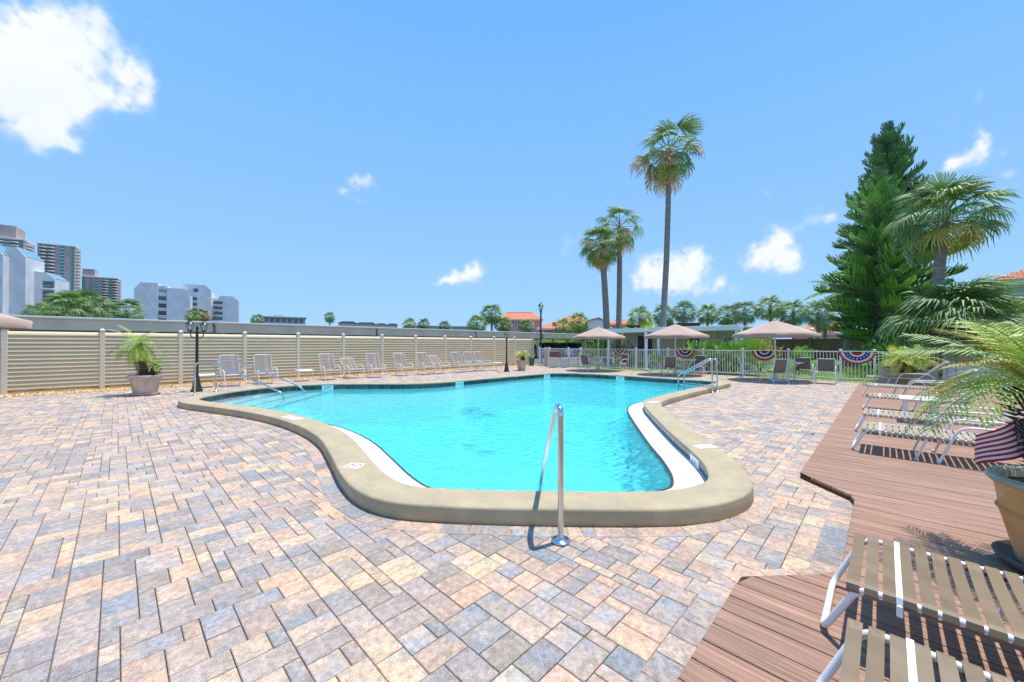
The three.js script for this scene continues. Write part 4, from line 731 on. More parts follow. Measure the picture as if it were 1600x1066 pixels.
// =====================================================================  PARASOLS, TABLES, CHAIRS
{
  const canvasMat = phys(lin(0.47, 0.325, 0.25), 0.85, { transmission: 0.22, thickness: 0, bumpMap: mottle, bumpScale: 0.002 });
  const ribM = mat(lin(0.6, 0.6, 0.6), 0.4), poleM = mat(lin(0.72, 0.72, 0.71), 0.35);
  const N = 8, RAD = 1.45, TOP = 2.36, RIM = 1.80;
  const canopyPoint = (a, t) => { // t from the crown to the edge
    const k = (a / (2 * Math.PI) * N) % 1, mid = Math.sin(k * Math.PI), r = RAD * t * (1 - 0.045 * mid * t), y = TOP - (TOP - RIM) * (0.9 * t + 0.1 * t * t) - 0.045 * mid * Math.sin(t * Math.PI * 0.8) + 0.05 * mid * t * t * t; return [Math.cos(a) * r, y, Math.sin(a) * r]; };
  const canopy = (() => {
    const S = N * 6, T = 8, pos = [], uv = [], idx = [];
    for (let j = 0; j <= T; j++) for (let i = 0; i <= S; i++) { const p = canopyPoint(i / S * 2 * Math.PI, Math.max(0.02, j / T)); pos.push(...p); uv.push(p[0], p[2]); }
    for (let i = 0; i <= S; i++) { const a = i / S * 2 * Math.PI, p = canopyPoint(a, 1), k = (i / 6) % 1, m = Math.sin(k * Math.PI); pos.push(p[0] * 0.99, p[1] - 0.12 - 0.015 * m, p[2] * 0.99); uv.push(a * RAD, p[1]); }
    for (let j = 0; j <= T; j++) for (let i = 0; i < S; i++) { const a = j * (S + 1) + i; idx.push(a, a + 1, a + S + 1, a + 1, a + S + 2, a + S + 1); }
    return raw(pos, uv, idx);
  })();
  const rib = sweep([0.02, 0.3, 0.6, 0.98].map((t) => { const p = canopyPoint(0, t); return new THREE.Vector3(p[0], p[1] - 0.025, 0); }), 0.009, 6), strut = pipe([[0.03, 1.72, 0], [0.72, canopyPoint(0, 0.5)[1] - 0.035, 0]], 0.007, 0.01, 6);
  const top = lathe([[0, 0.075], [0.03, 0.06], [0.05, 0.02], [0.02, 0]], 12);
  function parasol(a, b, turn, label, base = true) {
    const t = thing('patio_umbrella', label, 'parasol', [a, 0, -b], turn, 'beige parasols round the pool');
    part('canopy', canopy, canvasMat, t); part('pole', lathe([[0, 0], [0.028, 0], [0.028, TOP - 0.01], [0, TOP]], 12), poleM, t); part('finial', top, poleM, t, [0, TOP - 0.01, 0]);
    part('base', lathe([[0, 0], [0.25, 0], [0.26, 0.03], [0.22, 0.07], [0.06, 0.1], [0.05, 0.3], [0.04, 0.32], [0, 0.32]], 20), mat(lin(0.55, 0.55, 0.54), 0.6), t); part('runner', lathe([[0.03, 1.68], [0.05, 1.7], [0.05, 1.76], [0.03, 1.78]], 12), poleM, t);
    for (let k = 0; k < N; k++) { const r = part('rib', rib, ribM, t); r.rotation.y = -k / N * 2 * Math.PI; part('strut', strut, ribM, r); }
  }
  parasol(18.1, 11.09, 0.2, 'beige parasol at the left of the far row, near the gate'); parasol(18.1, 7.0, 0.05, 'beige parasol in the middle of the far row'); parasol(18.0, 3.1, 0.3, 'beige parasol at the right of the far row'); parasol(-2.42, 10.64, 0.45, 'beige parasol whose edge shows at the far left');
  const glassM = phys(lin(0.75, 0.8, 0.8), 0.08, { transmission: 0.6, thickness: 0 }), sling = mat(lin(0.235, 0.18, 0.135), 0.7, { bumpMap: mottle, bumpScale: 0.002, map: tex(128, 128, grey((u, v) => 0.9 + 0.25 * (fbm(u * 9, v * 9, 321, 4, 9, 9) - 0.5)), { size: [0.4, 0.4] }) });
  function table(a, b, label) {
    const t = thing('patio_table', label, 'table', [a, 0, -b], 0.4, 'round tables under the parasols');
    const hole = new THREE.Shape(); hole.absarc(0, 0, 0.52, 0, Math.PI * 2); const h = new THREE.Path(); h.absarc(0, 0, 0.034, 0, Math.PI * 2, true); hole.holes.push(h);
    part('glass_top', at(new THREE.ExtrudeGeometry(hole, { depth: 0.008, bevelEnabled: false, curveSegments: 28 }), 0, 0.715, 0, 0, -Math.PI / 2), glassM, t);
    part('rim', at(new THREE.TorusGeometry(0.53, 0.018, 8, 40), 0, 0.715, 0, 0, Math.PI / 2), frameWhite, t);
    for (let k = 0; k < 4; k++) { const l = part('leg', sweep(fillet([[0.46, 0.7, 0], [0.2, 0.5, 0], [0.2, 0.3, 0], [0.42, 0, 0]], 0.16, 5), 0.015, 8), frameWhite, t); l.rotation.y = k * Math.PI / 2; }
    part('lower_ring', at(new THREE.TorusGeometry(0.21, 0.011, 6, 24), 0, 0.38, 0, 0, Math.PI / 2), frameWhite, t);
  }
  const cg = {};
  function slingChair(a, b, turn, label) {
    const t = thing('sling_chair', label, 'chair', [a, 0, -b], turn, 'brown sling chairs at the far tables'), X = 0.25;
    const curve = [[0.27, 0.40], [0.2, 0.415], [0, 0.39], [-0.18, 0.385], [-0.235, 0.43], [-0.29, 0.62], [-0.34, 0.88]]; // z, y
    cg.sling ??= at(ribbon(curve.map(([z, y]) => [z, y]), 2 * X - 0.02, 0.008), 0, 0, 0, -Math.PI / 2);
    part('sling', cg.sling, sling, t);
    for (const s of [-1, 1]) {
      part('side_rail', cg['rail' + s] ??= sweep(fillet(curve.map(([z, y]) => [s * X, y, z]), 0.05, 3), 0.014, 8), frameWhite, t);
      part('armrest', cg['arm' + s] ??= sweep(fillet([[s * 0.29, 0, 0.36], [s * 0.285, 0.42, 0.22], [s * 0.285, 0.62, 0.12], [s * 0.285, 0.63, -0.2], [s * X, 0.6, -0.285]], 0.1, 5), 0.014, 8), frameWhite, t);
      part('rear_leg', cg['leg' + s] ??= sweep(fillet([[s * 0.285, 0.5, 0.2], [s * 0.285, 0.3, -0.05], [s * 0.29, 0, -0.36]], 0.1, 4), 0.014, 8), frameWhite, t);
    }
    part('top_bar', cg.bar ??= pipe([[-X, 0.88, -0.34], [X, 0.88, -0.34]], 0.013, 0.01, 7), frameWhite, t);
    part('foot_bar', cg.foot ??= pipe([[-0.285, 0.1, -0.27], [0.285, 0.1, -0.27]], 0.01, 0.01, 6), frameWhite, t);
  }
  // turn 0 faces +z; view from the deck is along (0.717, -0.697)
  const away = Math.atan2(0.717, -0.697);
  table(18.02, 10.75, 'round glass table under the left parasol'); table(18.05, 6.62, 'round glass table under the middle parasol'); table(17.95, 2.75, 'round glass table under the right parasol');
  slingChair(17.35, 11.25, away - 0.9, 'brown sling chair at the left table, back to the pool'); slingChair(18.75, 10.15, -1.9, 'brown sling chair at the right side of the left table'); slingChair(18.4, 11.7, 0.2, 'brown sling chair behind the left table, by the fence');
  slingChair(17.3, 7.0, away - 0.1, 'brown sling chair at the middle table, back to the pool'); slingChair(18.75, 6.25, -1.7, 'brown sling chair beyond the middle table, seen side on'); slingChair(17.85, 7.85, 0.5, 'brown sling chair left of the middle table');
  slingChair(16.95, 2.95, away + 0.1, 'brown sling chair at the right table, back to the pool'); slingChair(17.75, 3.95, 0.3, 'brown sling chair at the left of the right table'); slingChair(18.7, 2.3, -1.4, 'brown sling chair behind the right table, by the fence');
  slingChair(17.85, 1.55, away + 2.4, 'brown sling chair standing alone between the right table and the deck');
}
// =====================================================================  LEAVES
function featherFrond(L, pairs, leaf, arch, seed, wide = 0.011) { // a date palm's frond along +x, drooping; leaflets in two ranks
  const q = rng(seed), pos = [], P = [];
  for (let i = 0; i <= 14; i++) { const t = i / 14; P.push(new THREE.Vector3(L * (t - 0.1 * arch * t * t), L * (0.30 * t - arch * 0.75 * t * t), L * 0.05 * Math.sin(t * 3 + seed))); }
  const curve = new THREE.CatmullRomCurve3(P), tri = (a, b, c) => pos.push(a.x, a.y, a.z, b.x, b.y, b.z, c.x, c.y, c.z);
  for (let k = 0; k < pairs; k++) for (const s of [-1, 1]) {
    const t = 0.12 + 0.87 * (k + 0.35 * (s > 0) + q() * 0.25) / pairs, p = curve.getPoint(Math.min(1, t)), T = curve.getTangent(Math.min(1, t));
    const len = leaf * (0.45 + 0.75 * Math.sin(Math.PI * Math.pow(t, 0.8))) * (0.85 + q() * 0.3), out = new THREE.Vector3(0, 0, s);
    const d = out.clone().multiplyScalar(0.86 + q() * 0.1).addScaledVector(T, 0.42 + 0.5 * t).add(new THREE.Vector3(0, 0.22 - 0.1 * q(), 0)).normalize();
    const side = T.clone().cross(d).normalize().cross(d).normalize(), w = wide * (0.8 + q() * 0.4);
    const m = p.clone().addScaledVector(d, len * 0.5), e = p.clone().addScaledVector(d, len).add(new THREE.Vector3(0, -len * (0.22 + 0.2 * q()), 0));
    const a = p.clone().addScaledVector(side, w * 0.4), b = p.clone().addScaledVector(side, -w * 0.4), m1 = m.clone().addScaledVector(side, w), m2 = m.clone().addScaledVector(side, -w);
    tri(a, b, m1); tri(b, m2, m1); tri(m1, m2, e);
  }
  return merge([raw(pos), sweep(P, (t) => 0.007 * (1.3 - t) * (L / 0.8), 5)]);
}
function fanLeaf(pet, rad, blades, spread, droop, seed, split = 0.5) { // a fan palm's leaf: stalk along +x, then a pleated fan of blades
  const q = rng(seed), pos = [], tri = (a, b, c) => pos.push(...a, ...b, ...c), hub = [pet, pet * 0.06, 0];
  const pt = (r, a, lift, dr) => [hub[0] + Math.cos(a) * r * (1 - 0.12 * dr), hub[1] + lift - dr * r * r / rad * 0.75, Math.sin(a) * r];
  for (let k = 0; k < blades; k++) {
    const a0 = -spread + 2 * spread * k / blades, a1 = -spread + 2 * spread * (k + 1) / blades, am = (a0 + a1) / 2, R1 = rad * (0.82 + 0.18 * Math.cos(am * 0.7)) * (0.9 + 0.16 * q()), rs = rad * split, dr = droop * (0.7 + 0.6 * q());
    const L = pt(rs, a0, 0, dr * 0.7), Rr = pt(rs, a1, 0, dr * 0.7), C = pt(rs, am, rad * 0.045, dr * 0.7), da = (a1 - a0) * 0.32, M1 = pt(R1 * 0.8, am - da, 0, dr), M2 = pt(R1 * 0.8, am + da, 0, dr), tip = pt(R1, am + (q() - 0.5) * 0.1, 0, dr * 1.5);
    tri(hub, L, C); tri(hub, C, Rr); tri(L, M1, C); tri(C, M1, M2); tri(C, M2, Rr); tri(M1, tip, M2);
  }
  return merge([raw(pos), sweep([new THREE.Vector3(0, 0, 0), new THREE.Vector3(pet * 0.5, pet * 0.07, 0), new THREE.Vector3(...hub)], (t) => 0.022 * (1.2 - 0.6 * t), 5)]);
}
const greenA = leafMat(0.21, 0.36, 0.085), greenB = leafMat(0.29, 0.42, 0.10), greenC = leafMat(0.15, 0.27, 0.08), yellowing = leafMat(0.55, 0.46, 0.07), limeA = leafMat(0.38, 0.56, 0.07), limeB = leafMat(0.52, 0.62, 0.07), strawM = leafMat(0.62, 0.43, 0.23), blueGreen = leafMat(0.27, 0.40, 0.20);
const barkTex = tex(128, 256, grey((u, v) => 0.68 + 0.35 * (fbm(u * 6, v * 26, 501, 4, 6, 26) - 0.5) + 0.16 * Math.sin(v * 150 + 3 * fbm(u * 4, v * 4, 502, 2, 4, 4))), { size: [0.8, 1.2] });
const palmBark = mat(lin(0.58, 0.5, 0.43), 0.95, { map: barkTex, bumpMap: barkTex, bumpScale: 0.02 }), brownBark = mat(lin(0.2, 0.13, 0.08), 0.95, { map: barkTex, bumpMap: barkTex, bumpScale: 0.02 });
const soilM = mat(lin(0.09, 0.06, 0.04), 1, { bumpMap: mottle, bumpScale: 0.02 });
// sets a frond on its stalk: turned round the trunk, raised or hanging
function setFrond(g, m, parent, x, y, z, yaw, pitch, roll, s, name = 'frond') { const f = part(name, g, m, parent, [x, y, z]); f.rotation.set(0, 0, 0); f.quaternion.setFromEuler(new THREE.Euler(roll, yaw, pitch, 'YZX')); f.scale.setScalar(s); return f; }

// =====================================================================  POTTED DATE PALMS
const frondG = [0, 1, 2, 3].map((k) => featherFrond(0.85, 24, 0.21, 0.5 + k * 0.2, 40 + k, 0.0085));
const stubG = merge(Array.from({ length: 110 }, (_, k) => { const a = k * 2.4, y = k / 110, r = 0.055 + 0.025 * y; return at(new THREE.ConeGeometry(0.014, 0.09, 4), Math.cos(a) * r, y, Math.sin(a) * r, -a, 0, -0.75); }));
function datePalm(t, x, y, z, { h, lean = [0, 0], n, s, mats, seed, low = -0.5, girth = 0.06 }) {
  const q = rng(seed), V = [0, 0.35, 0.7, 1].map((k) => new THREE.Vector3(x + lean[0] * k * k, y + h * k, z + lean[1] * k * k));
  const tr = part('trunk', sweep(V, (k) => girth * (1.1 - 0.15 * k + 0.2 * k * k), 10), brownBark, t);
  const st = part('leaf_stubs', stubG, palmBark, t, [x + lean[0] * 0.4, y, z + lean[1] * 0.4]); st.scale.set(girth / 0.06, h * 0.98, girth / 0.06); st.rotation.set(lean[1] / h * 0.8, 0, -lean[0] / h * 0.8); st.userData.kind = 'stuff';
  for (let k = 0; k < n; k++) { const f = k / n; setFrond(frondG[Math.floor(q() * 4)], mats[Math.floor(q() * mats.length)], t, x + lean[0], y + h, z + lean[1], k * 2.399 + q() * 0.4, mix(1.15, low, Math.pow(f, 0.8)) + (q() - 0.5) * 0.25, (q() - 0.5) * 0.5, s * (0.8 + 0.3 * q())); }
}
{
  const clayTex = tex(512, 512, (u, v) => { const n = fbm(u * 7, v * 7, 511, 5, 7, 7), d = smooth(0.55, 0.75, fbm(u * 5, v * 9, 512, 4, 5, 9)); return lerp3(lerp3(rgb(0xd08c4e), rgb(0xe6b478), n), rgb(0xd9c7a8), d * 0.5); }, { size: [0.9, 0.9] });
  const clay = mat(lin(0.95, 0.92, 0.9), 0.9, { map: clayTex, bumpMap: mottle, bumpScale: 0.004 }), chalk = mat(lin(0.62, 0.57, 0.47), 0.95, { bumpMap: mottle, bumpScale: 0.004, map: tex(256, 256, grey((u, v) => 0.85 + 0.4 * (fbm(u * 12, v * 12, 513, 4, 12, 12) - 0.5)), { size: [0.6, 0.6] }) });
  // near pot: fluted clay urn in a dark saucer
  const t = thing('potted_palm', 'date palm in a large fluted clay pot at the right edge', 'potted plant', [3.87, 0.06, 0.77]);
  const seg = 64, prof = [[0.185, 0.03], [0.2, 0.05], [0.225, 0.16], [0.25, 0.27], [0.268, 0.34], [0.272, 0.355], [0.266, 0.365], [0.275, 0.40], [0.285, 0.46], [0.288, 0.5], [0.285, 0.515]], pg = lathe(prof, seg), pp = pg.attributes.position;
  for (let i = 0; i < pp.count; i++) { const x = pp.getX(i), y = pp.getY(i), z = pp.getZ(i); if (y > 0.37 && y < 0.51) { const a = Math.atan2(z, x), k = 1 - 0.045 * Math.pow(Math.abs(Math.sin(a * 11)), 0.6) * Math.sin((y - 0.37) / 0.14 * Math.PI); pp.setX(i, x * k); pp.setZ(i, z * k); } } pg.computeVertexNormals();
  const pu = pg.attributes.uv; for (let i = 0; i < pu.count; i++) pu.setXY(i, pu.getX(i) * 1.7, pu.getY(i) * 0.5);
  part('pot', pg, clay, t); part('pot_rim', lathe([[0.282, 0.51], [0.305, 0.515], [0.318, 0.53], [0.318, 0.545], [0.305, 0.56], [0.285, 0.558], [0.265, 0.54], [0.258, 0.5]], 48), chalk, t);
  part('rope_band', at(new THREE.TorusGeometry(0.27, 0.01, 6, 60), 0, 0.352, 0, 0, Math.PI / 2), clay, t); part('soil', lathe([[0, 0.515], [0.14, 0.505], [0.262, 0.49]], 24), soilM, t);
  part('saucer', lathe([[0, 0.004], [0.24, 0.004], [0.285, 0.05], [0.295, 0.075], [0.28, 0.08], [0.262, 0.06], [0.22, 0.028], [0, 0.028]], 40), mat(lin(0.13, 0.115, 0.1), 0.8, { bumpMap: mottle, bumpScale: 0.003 }), t);
  datePalm(t, 0, 0.5, 0.0, { h: 0.62, lean: [0.03, -0.14], n: 30, s: 0.74, mats: [limeA, limeA, greenB, limeB, yellowing], seed: 61, low: -0.28, girth: 0.075 });
  // small stick flag in that pot
  const fl = thing('stick_flag', 'small stars and stripes flag stuck in the clay pot', 'flag', [3.98, 0.48, 0.88]);
  const fx = rng(5), FW = 0.37, FH = 0.235, origin = new THREE.Vector3(-0.02, 0.50, -0.20); // top corner at the stick
  const along = new THREE.Vector3(-0.62, -0.16, -0.77).normalize(); // hangs out to the left, dropping
  const fp = (u, v) => { const w = Math.sin(u * 7 + v * 1.5) * 0.018 * (0.3 + u); return [origin.x + along.x * u * FW * 0.93 + 0.6 * w, origin.y + along.y * u * FW - v * FH * (1 - 0.2 * u * u) - 0.07 * u * u, origin.z + along.z * u * FW * 0.93 - 0.72 * w]; };
  const cloth = (u0, u1, v0, v1, n, off) => { const pos = [], idx = [], m = 4; for (let i = 0; i <= n; i++) for (let j = 0; j <= m; j++) { const p = fp(mix(u0, u1, i / n), mix(v0, v1, j / m)); pos.push(p[0] - 0.7 * off, p[1], p[2] - 0.5 * off); } for (let i = 0; i < n; i++) for (let j = 0; j < m; j++) { const a = i * (m + 1) + j; idx.push(a, a + 1, a + m + 1, a + 1, a + m + 2, a + m + 1); } return raw(pos, null, idx); };
  const fr = mat(lin(0.42, 0.02, 0.06), 0.75), fw = mat(lin(0.82, 0.76, 0.77), 0.75), fb = mat(lin(0.02, 0.045, 0.13), 0.75);
  part('stick', sweep([new THREE.Vector3(0.0, 0.0, -0.12), new THREE.Vector3(-0.02, 0.54, -0.2)], 0.005, 8), mat(lin(0.5, 0.36, 0.2), 0.6), fl);
  for (let k = 0; k < 13; k++) part('stripe', cloth(k < 7 ? 0.4 : 0, 1, k / 13, (k + 1) / 13, 18, 0), k % 2 ? fw : fr, fl);
  const canton = part('canton', cloth(0, 0.4, 0, 7 / 13, 12, 0), fb, fl);
  const star = (() => { const s = new THREE.Shape(); for (let k = 0; k < 10; k++) { const a = k * Math.PI / 5 + Math.PI / 2, r = k % 2 ? 0.0032 : 0.0078; k ? s.lineTo(Math.cos(a) * r, Math.sin(a) * r) : s.moveTo(Math.cos(a) * r, Math.sin(a) * r); } return new THREE.ExtrudeGeometry(s, { depth: 0.001, bevelEnabled: false }); })();
  const nrm = Math.atan2(-along.z, along.x), stars = [];
  for (let r = 0; r < 9; r++) for (let c = 0; c < (r % 2 ? 5 : 6); c++) { const p = fp((c * 2 + 1 + (r % 2)) / 12 * 0.4, (r + 1) / 10 * 7 / 13); for (const s of [-1, 1]) stars.push(at(star.clone(), p[0] + s * 0.0035 * 0.77, p[1], p[2] - s * 0.0035 * 0.62, nrm)); }
  const stp = part('stars', merge(stars), fw, canton); stp.userData.kind = 'stuff';

  // pale round planter at the left, by the fence
  const planter = (s) => lathe([[0.21 * s, 0], [0.225 * s, 0.02], [0.3 * s, 0.44], [0.335 * s, 0.46], [0.345 * s, 0.5], [0.345 * s, 0.55], [0.33 * s, 0.56], [0.3 * s, 0.55], [0.285 * s, 0.5], [0, 0.48]], 36), stone = mat(lin(0.76, 0.58, 0.46), 0.92, { bumpMap: mottle, bumpScale: 0.006, map: tex(256, 256, grey((u, v) => 0.88 + 0.3 * (fbm(u * 8, v * 8, 514, 5, 8, 8) - 0.5)), { size: [0.5, 0.5] }) });
  const l = thing('potted_palm', 'arching date palm in a wide pale planter at the left, by the fence', 'potted plant', [0.56, 0, -14.88]);
  part('planter', planter(1.08), stone, l); part('saucer', lathe([[0, 0.005], [0.3, 0.005], [0.33, 0.05], [0.3, 0.06], [0, 0.02]], 30), stone, l); part('soil', lathe([[0, 0.51], [0.3, 0.5]], 20), soilM, l);
  datePalm(l, -0.02, 0.5, 0, { h: 0.92, lean: [-0.14, -0.14], n: 24, s: 0.82, mats: [limeA, greenA, limeB, greenB], seed: 71, low: -1.05, girth: 0.085 }); datePalm(l, 0.12, 0.5, 0.06, { h: 0.32, lean: [0.12, 0.1], n: 10, s: 0.48, mats: [greenA, limeA], seed: 72, low: -0.3, girth: 0.07 });
  const c = thing('potted_palm', 'yellow-green palm in a small pale planter before the gate', 'potted plant', [15.26, 0, -14.11]);
  part('planter', planter(0.88), stone, c); part('soil', lathe([[0, 0.51], [0.25, 0.5]], 20), soilM, c);
  for (const [dx, dz, sd] of [[-0.12, 0.05, 81], [0.1, -0.06, 82], [0.03, 0.12, 83]]) datePalm(c, dx * 0.5, 0.5, dz * 0.5, { h: 0.34, lean: [dx, dz], n: 13, s: 0.46, mats: [limeB, limeB, yellowing, limeA], seed: sd, low: -0.35, girth: 0.06 });
  const sq = thing('potted_palm', 'bushy yellow-green palm in a square tan planter on the deck', 'potted plant', [17.9, 0.06, 0.55]);
  const sqG = (() => { const g = new THREE.CylinderGeometry(0.46, 0.36, 0.42, 4, 1, false, Math.PI / 4); g.translate(0, 0.21, 0); return metreUV(g); })();
  part('planter', sqG, mat(lin(0.5, 0.32, 0.2), 0.85, { bumpMap: mottle, bumpScale: 0.003 }), sq); part('planter_rim', merge([0, 1, 2, 3].map((k) => at(box(0.68, 0.05, 0.05, 0.008), Math.sin(k * Math.PI / 2) * 0.32, 0.42, Math.cos(k * Math.PI / 2) * 0.32, k * Math.PI / 2))), mat(lin(0.52, 0.34, 0.21), 0.85), sq); part('soil', box(0.56, 0.02, 0.56, 0), soilM, sq, [0, 0.405, 0]);
  for (const [dx, dz, sd, h] of [[-0.22, -0.2, 85, 0.42], [0.2, 0.22, 86, 0.45], [0.05, -0.05, 87, 0.3]]) datePalm(sq, dx * 0.35, 0.4, dz * 0.35, { h, lean: [dx, dz], n: 20, s: 0.82, mats: [limeB, limeB, yellowing, limeA], seed: sd, low: -0.45, girth: 0.075 });
}

// =====================================================================  FAN PALMS
const fanG = [0, 1, 2].map((k) => fanLeaf(0.95, 0.68, 24, 1.75, 0.5 + 0.2 * k, 90 + k, 0.3)), fanHang = [0, 1].map((k) => fanLeaf(0.95, 0.75, 14, 1.2, 0.8, 95 + k, 0.25)), fanRough = [0, 1].map((k) => fanLeaf(0.8, 0.6, 12, 1.7, 0.3, 98 + k, 0.4));
function trunkOf(t, base, top, r0, r1, m, bend = 0.15) { const V = [0, 0.25, 0.5, 0.75, 1].map((k) => new THREE.Vector3(mix(base[0], top[0], k) + Math.sin(k * Math.PI) * bend, mix(base[1], top[1], k), mix(base[2], top[2], k))); part('trunk', sweep(V, (k) => mix(r0, r1, Math.min(1, k * 1.15)) * (k < 0.05 ? 1.25 : 1), 12), m, t); }
function fanPalm(label, pos, { h, lean = [0, 0], r = 0.16, n = 34, s = 1, mats = [greenA, greenB, greenC], dead = 0, seed = 1, name = 'fan_palm', group, low = -0.9, bark = palmBark, bend = 0.12 }) {
  const t = thing(name, label, 'palm', pos, 0, group), q = rng(seed);
  trunkOf(t, [0, -0.1, 0], [lean[0], h, lean[1]], r * 1.25, r, bark, bend);
  for (let k = 0; k < n; k++) setFrond(fanG[Math.floor(q() * 3)], (mats.includes(yellowing) && k > n * 0.82 && q() < 0.6 ? yellowing : mats[Math.floor(q() * (mats.length - (mats.includes(yellowing) ? 1 : 0)))]), t, lean[0], h + 0.1 * s * (1 - k / n), lean[1], k * 2.399 + q() * 0.5, mix(1.45, low, Math.pow(k / n, 0.85)) + (q() - 0.5) * 0.3, (q() - 0.5) * 0.7, s * (0.85 + 0.3 * q()));
  for (let k = 0; k < dead; k++) setFrond(fanHang[k % 2], strawM, t, lean[0], h - 0.05, lean[1], k * 2.399 + 1 + q(), 0.25 - 1.75 * q(), (q() - 0.5) * 1.6, s * (0.6 + 0.6 * q()), 'dead_frond');
  return t;
}
const at2 = (u, D) => { const X = (u - 800) / 600 * D; return [X * 0.697 + D * 0.717, -(-X * 0.717 + D * 0.697)]; }; // from bearing and distance on the site sketch
const P3 = (u, D, y = -0.05) => { const [x, z] = at2(u, D); return [x, y, z]; };
fanPalm('very tall slender palm with dead brown fronds, highest in view', P3(1031, 26), { h: 14.5, lean: [0.46, 0.47], r: 0.17, n: 26, s: 1.42, dead: 20, seed: 601, low: -1.15, bend: 0.35, bark: mat(lin(0.6, 0.55, 0.5), 0.95, { map: barkTex, bumpMap: barkTex, bumpScale: 0.02 }) });
fanPalm('left of two tall palms standing together, full green crown', P3(950, 27.5), { h: 8.5, lean: [-0.3, -0.3], r: 0.2, n: 46, s: 1.0, dead: 9, seed: 602, mats: [blueGreen, greenB, greenA, yellowing], low: -1.25 });
fanPalm('right of two tall palms standing together, ragged brown skirt', P3(965, 29), { h: 10.3, lean: [0.12, 0.12], r: 0.18, n: 16, s: 1.15, dead: 12, seed: 603, low: -0.9 });
fanPalm('cabbage palm with leaning trunk and full crown, right of the pines', P3(1449, 15), { h: 6.3, lean: [0.54, 0.5], r: 0.16, n: 46, s: 1.1, dead: 0, seed: 604, mats: [greenA, greenB, greenC, blueGreen, yellowing], low: -0.75, bend: -0.1 });
// the stout one below it, its trunk wrapped in old leaf bases
{
  const t = fanPalm('stout fan palm with a scaly trunk behind the bunting swags', P3(1492, 13.6), { h: 1.95, r: 0.36, n: 56, s: 1.2, seed: 605, mats: [greenA, greenC, greenB, greenC, yellowing], low: -0.45, bend: 0 });
  const boots = []; for (let k = 0; k < 130; k++) { const a = k * 2.399, y = 0.15 + k / 130 * 1.5; boots.push(at(box(0.16, 0.03, 0.13, 0.01), Math.cos(a) * 0.42, y, Math.sin(a) * 0.42, -a, 0, 0.9)); } const b = part('leaf_bases', merge(boots), brownBark, t); b.userData.kind = 'stuff';
  fanPalm('low fan palm at the right edge, in front of the tiled house', P3(1570, 14.5), { h: 1.5, r: 0.28, n: 40, s: 1.1, seed: 606, mats: [greenB, greenA, yellowing, limeA], low: -0.7, bend: 0 });
}
// the row of cabbage palms beyond the club house, each as its crown and trunk
{
  const crowns = [0, 1, 2].map((v) => { const q = rng(700 + v), l = []; for (let k = 0; k < 36; k++) { const g = fanG[k % 3].clone(), m = new THREE.Matrix4().compose(new THREE.Vector3(0, 0, 0), new THREE.Quaternion().setFromEuler(new THREE.Euler((q() - 0.5) * 0.7, k * 2.399 + q() * 0.5, mix(1.4, -1.0, Math.pow(k / 36, 0.85)), 'YZX')), new THREE.Vector3().setScalar(0.9 + 0.25 * q())); l.push(g.applyMatrix4(m)); } return merge(l); });
  const far = (u, v, D, s, label, m, trunk = true) => { const t = thing('cabbage_palm', label, 'palm', P3(u, D), (u * 7) % 6, 'palms beyond the fences'), h = (538 - v) / 600 * D + 1.42; if (trunk) trunkOf(t, [0, 0, 0], [0, h, 0], 0.19, 0.16, palmBark, 0.05); const c = part('crown', crowns[Math.round(u) % 3], m, t, [0, h, 0]); c.scale.setScalar(s * 1.12); };
  const row = [[1000, 496, 52, 0.95], [1037, 493, 56, 1.05], [1069, 488, 50, 0.95], [1106, 491, 50, 0.85], [1137, 494, 54, 1.0], [1164, 488, 48, 0.95], [1204, 482, 46, 0.95], [1240, 490, 46, 1.0], [1279, 490, 40, 0.9], [1289, 503, 42, 0.75]];
  const words = ['leftmost palm of the row beyond the club house', 'palm behind the trunk of the very tall palm', 'palm just right of the very tall palm trunk', 'palm standing alone above the club house roof', 'palm left of the right parasol peak, lower of three', 'palm above the left edge of the right parasol', 'palm right behind the peak of the right parasol', 'palm between the right parasol and the tiled roof', 'palm in front of the tiled roof, taller of a pair', 'palm in front of the tiled roof, lower of a pair'];
  row.forEach(([u, v, D, s], k) => far(u, v, D, s, words[k], [greenB, greenA, blueGreen][k % 3]));
  far(768, 491, 60, 1.05, 'palm left of the pink house above the carport roof', greenA); far(905, 503, 60, 1.0, 'palm in front of the large orange roof', yellowing === 0 ? greenA : greenB); far(515, 496, 110, 1.0, 'tiny lone palm above the carport roof', greenA);
  far(302, 494, 70, 0.85, 'left palm of a pair above the left lantern', greenB); far(315, 494, 72, 0.85, 'right palm of a pair above the left lantern', leafMat(0.33, 0.26, 0.07));
  for (const [u, v, D, s, l] of [[104, 486, 34, 1.05, 'broad palm crown above the carport, below the tall towers'], [134, 484, 36, 1.15, 'palm crown above the carport, right part of the broad clump'], [90, 490, 35, 0.8, 'yellow-green palm crown at the left of the broad clump'], [197, 489, 42, 1.0, 'palm crown above the carport, left of the white block']]) far(u, v, D, s, l, u === 90 ? limeA : greenA);
  for (const [u, v, D, s, l] of [[745, 507, 58, 0.9, 'bushy palm left of the pink house, low over the carport'], [786, 508, 62, 0.9, 'low palm crown below the pink house'], [822, 510, 64, 0.8, 'low palm crown right of the pink house'], [880, 512, 66, 1.0, 'low palm crown below the orange roof'], [640, 508, 80, 0.9, 'low palm crown left of two over the carport middle'], [662, 508, 82, 0.9, 'low palm crown right of two over the carport middle'], [695, 511, 84, 0.9, 'low palm crown just left of the pink house clump'], [402, 500, 90, 0.9, 'low palm left of the long grey building'], [60, 491, 40, 0.8, 'low palm crown beside the left parasol edge']]) far(u, v, D, s, l, [greenA, greenB, greenC][Math.round(u) % 3]);
}
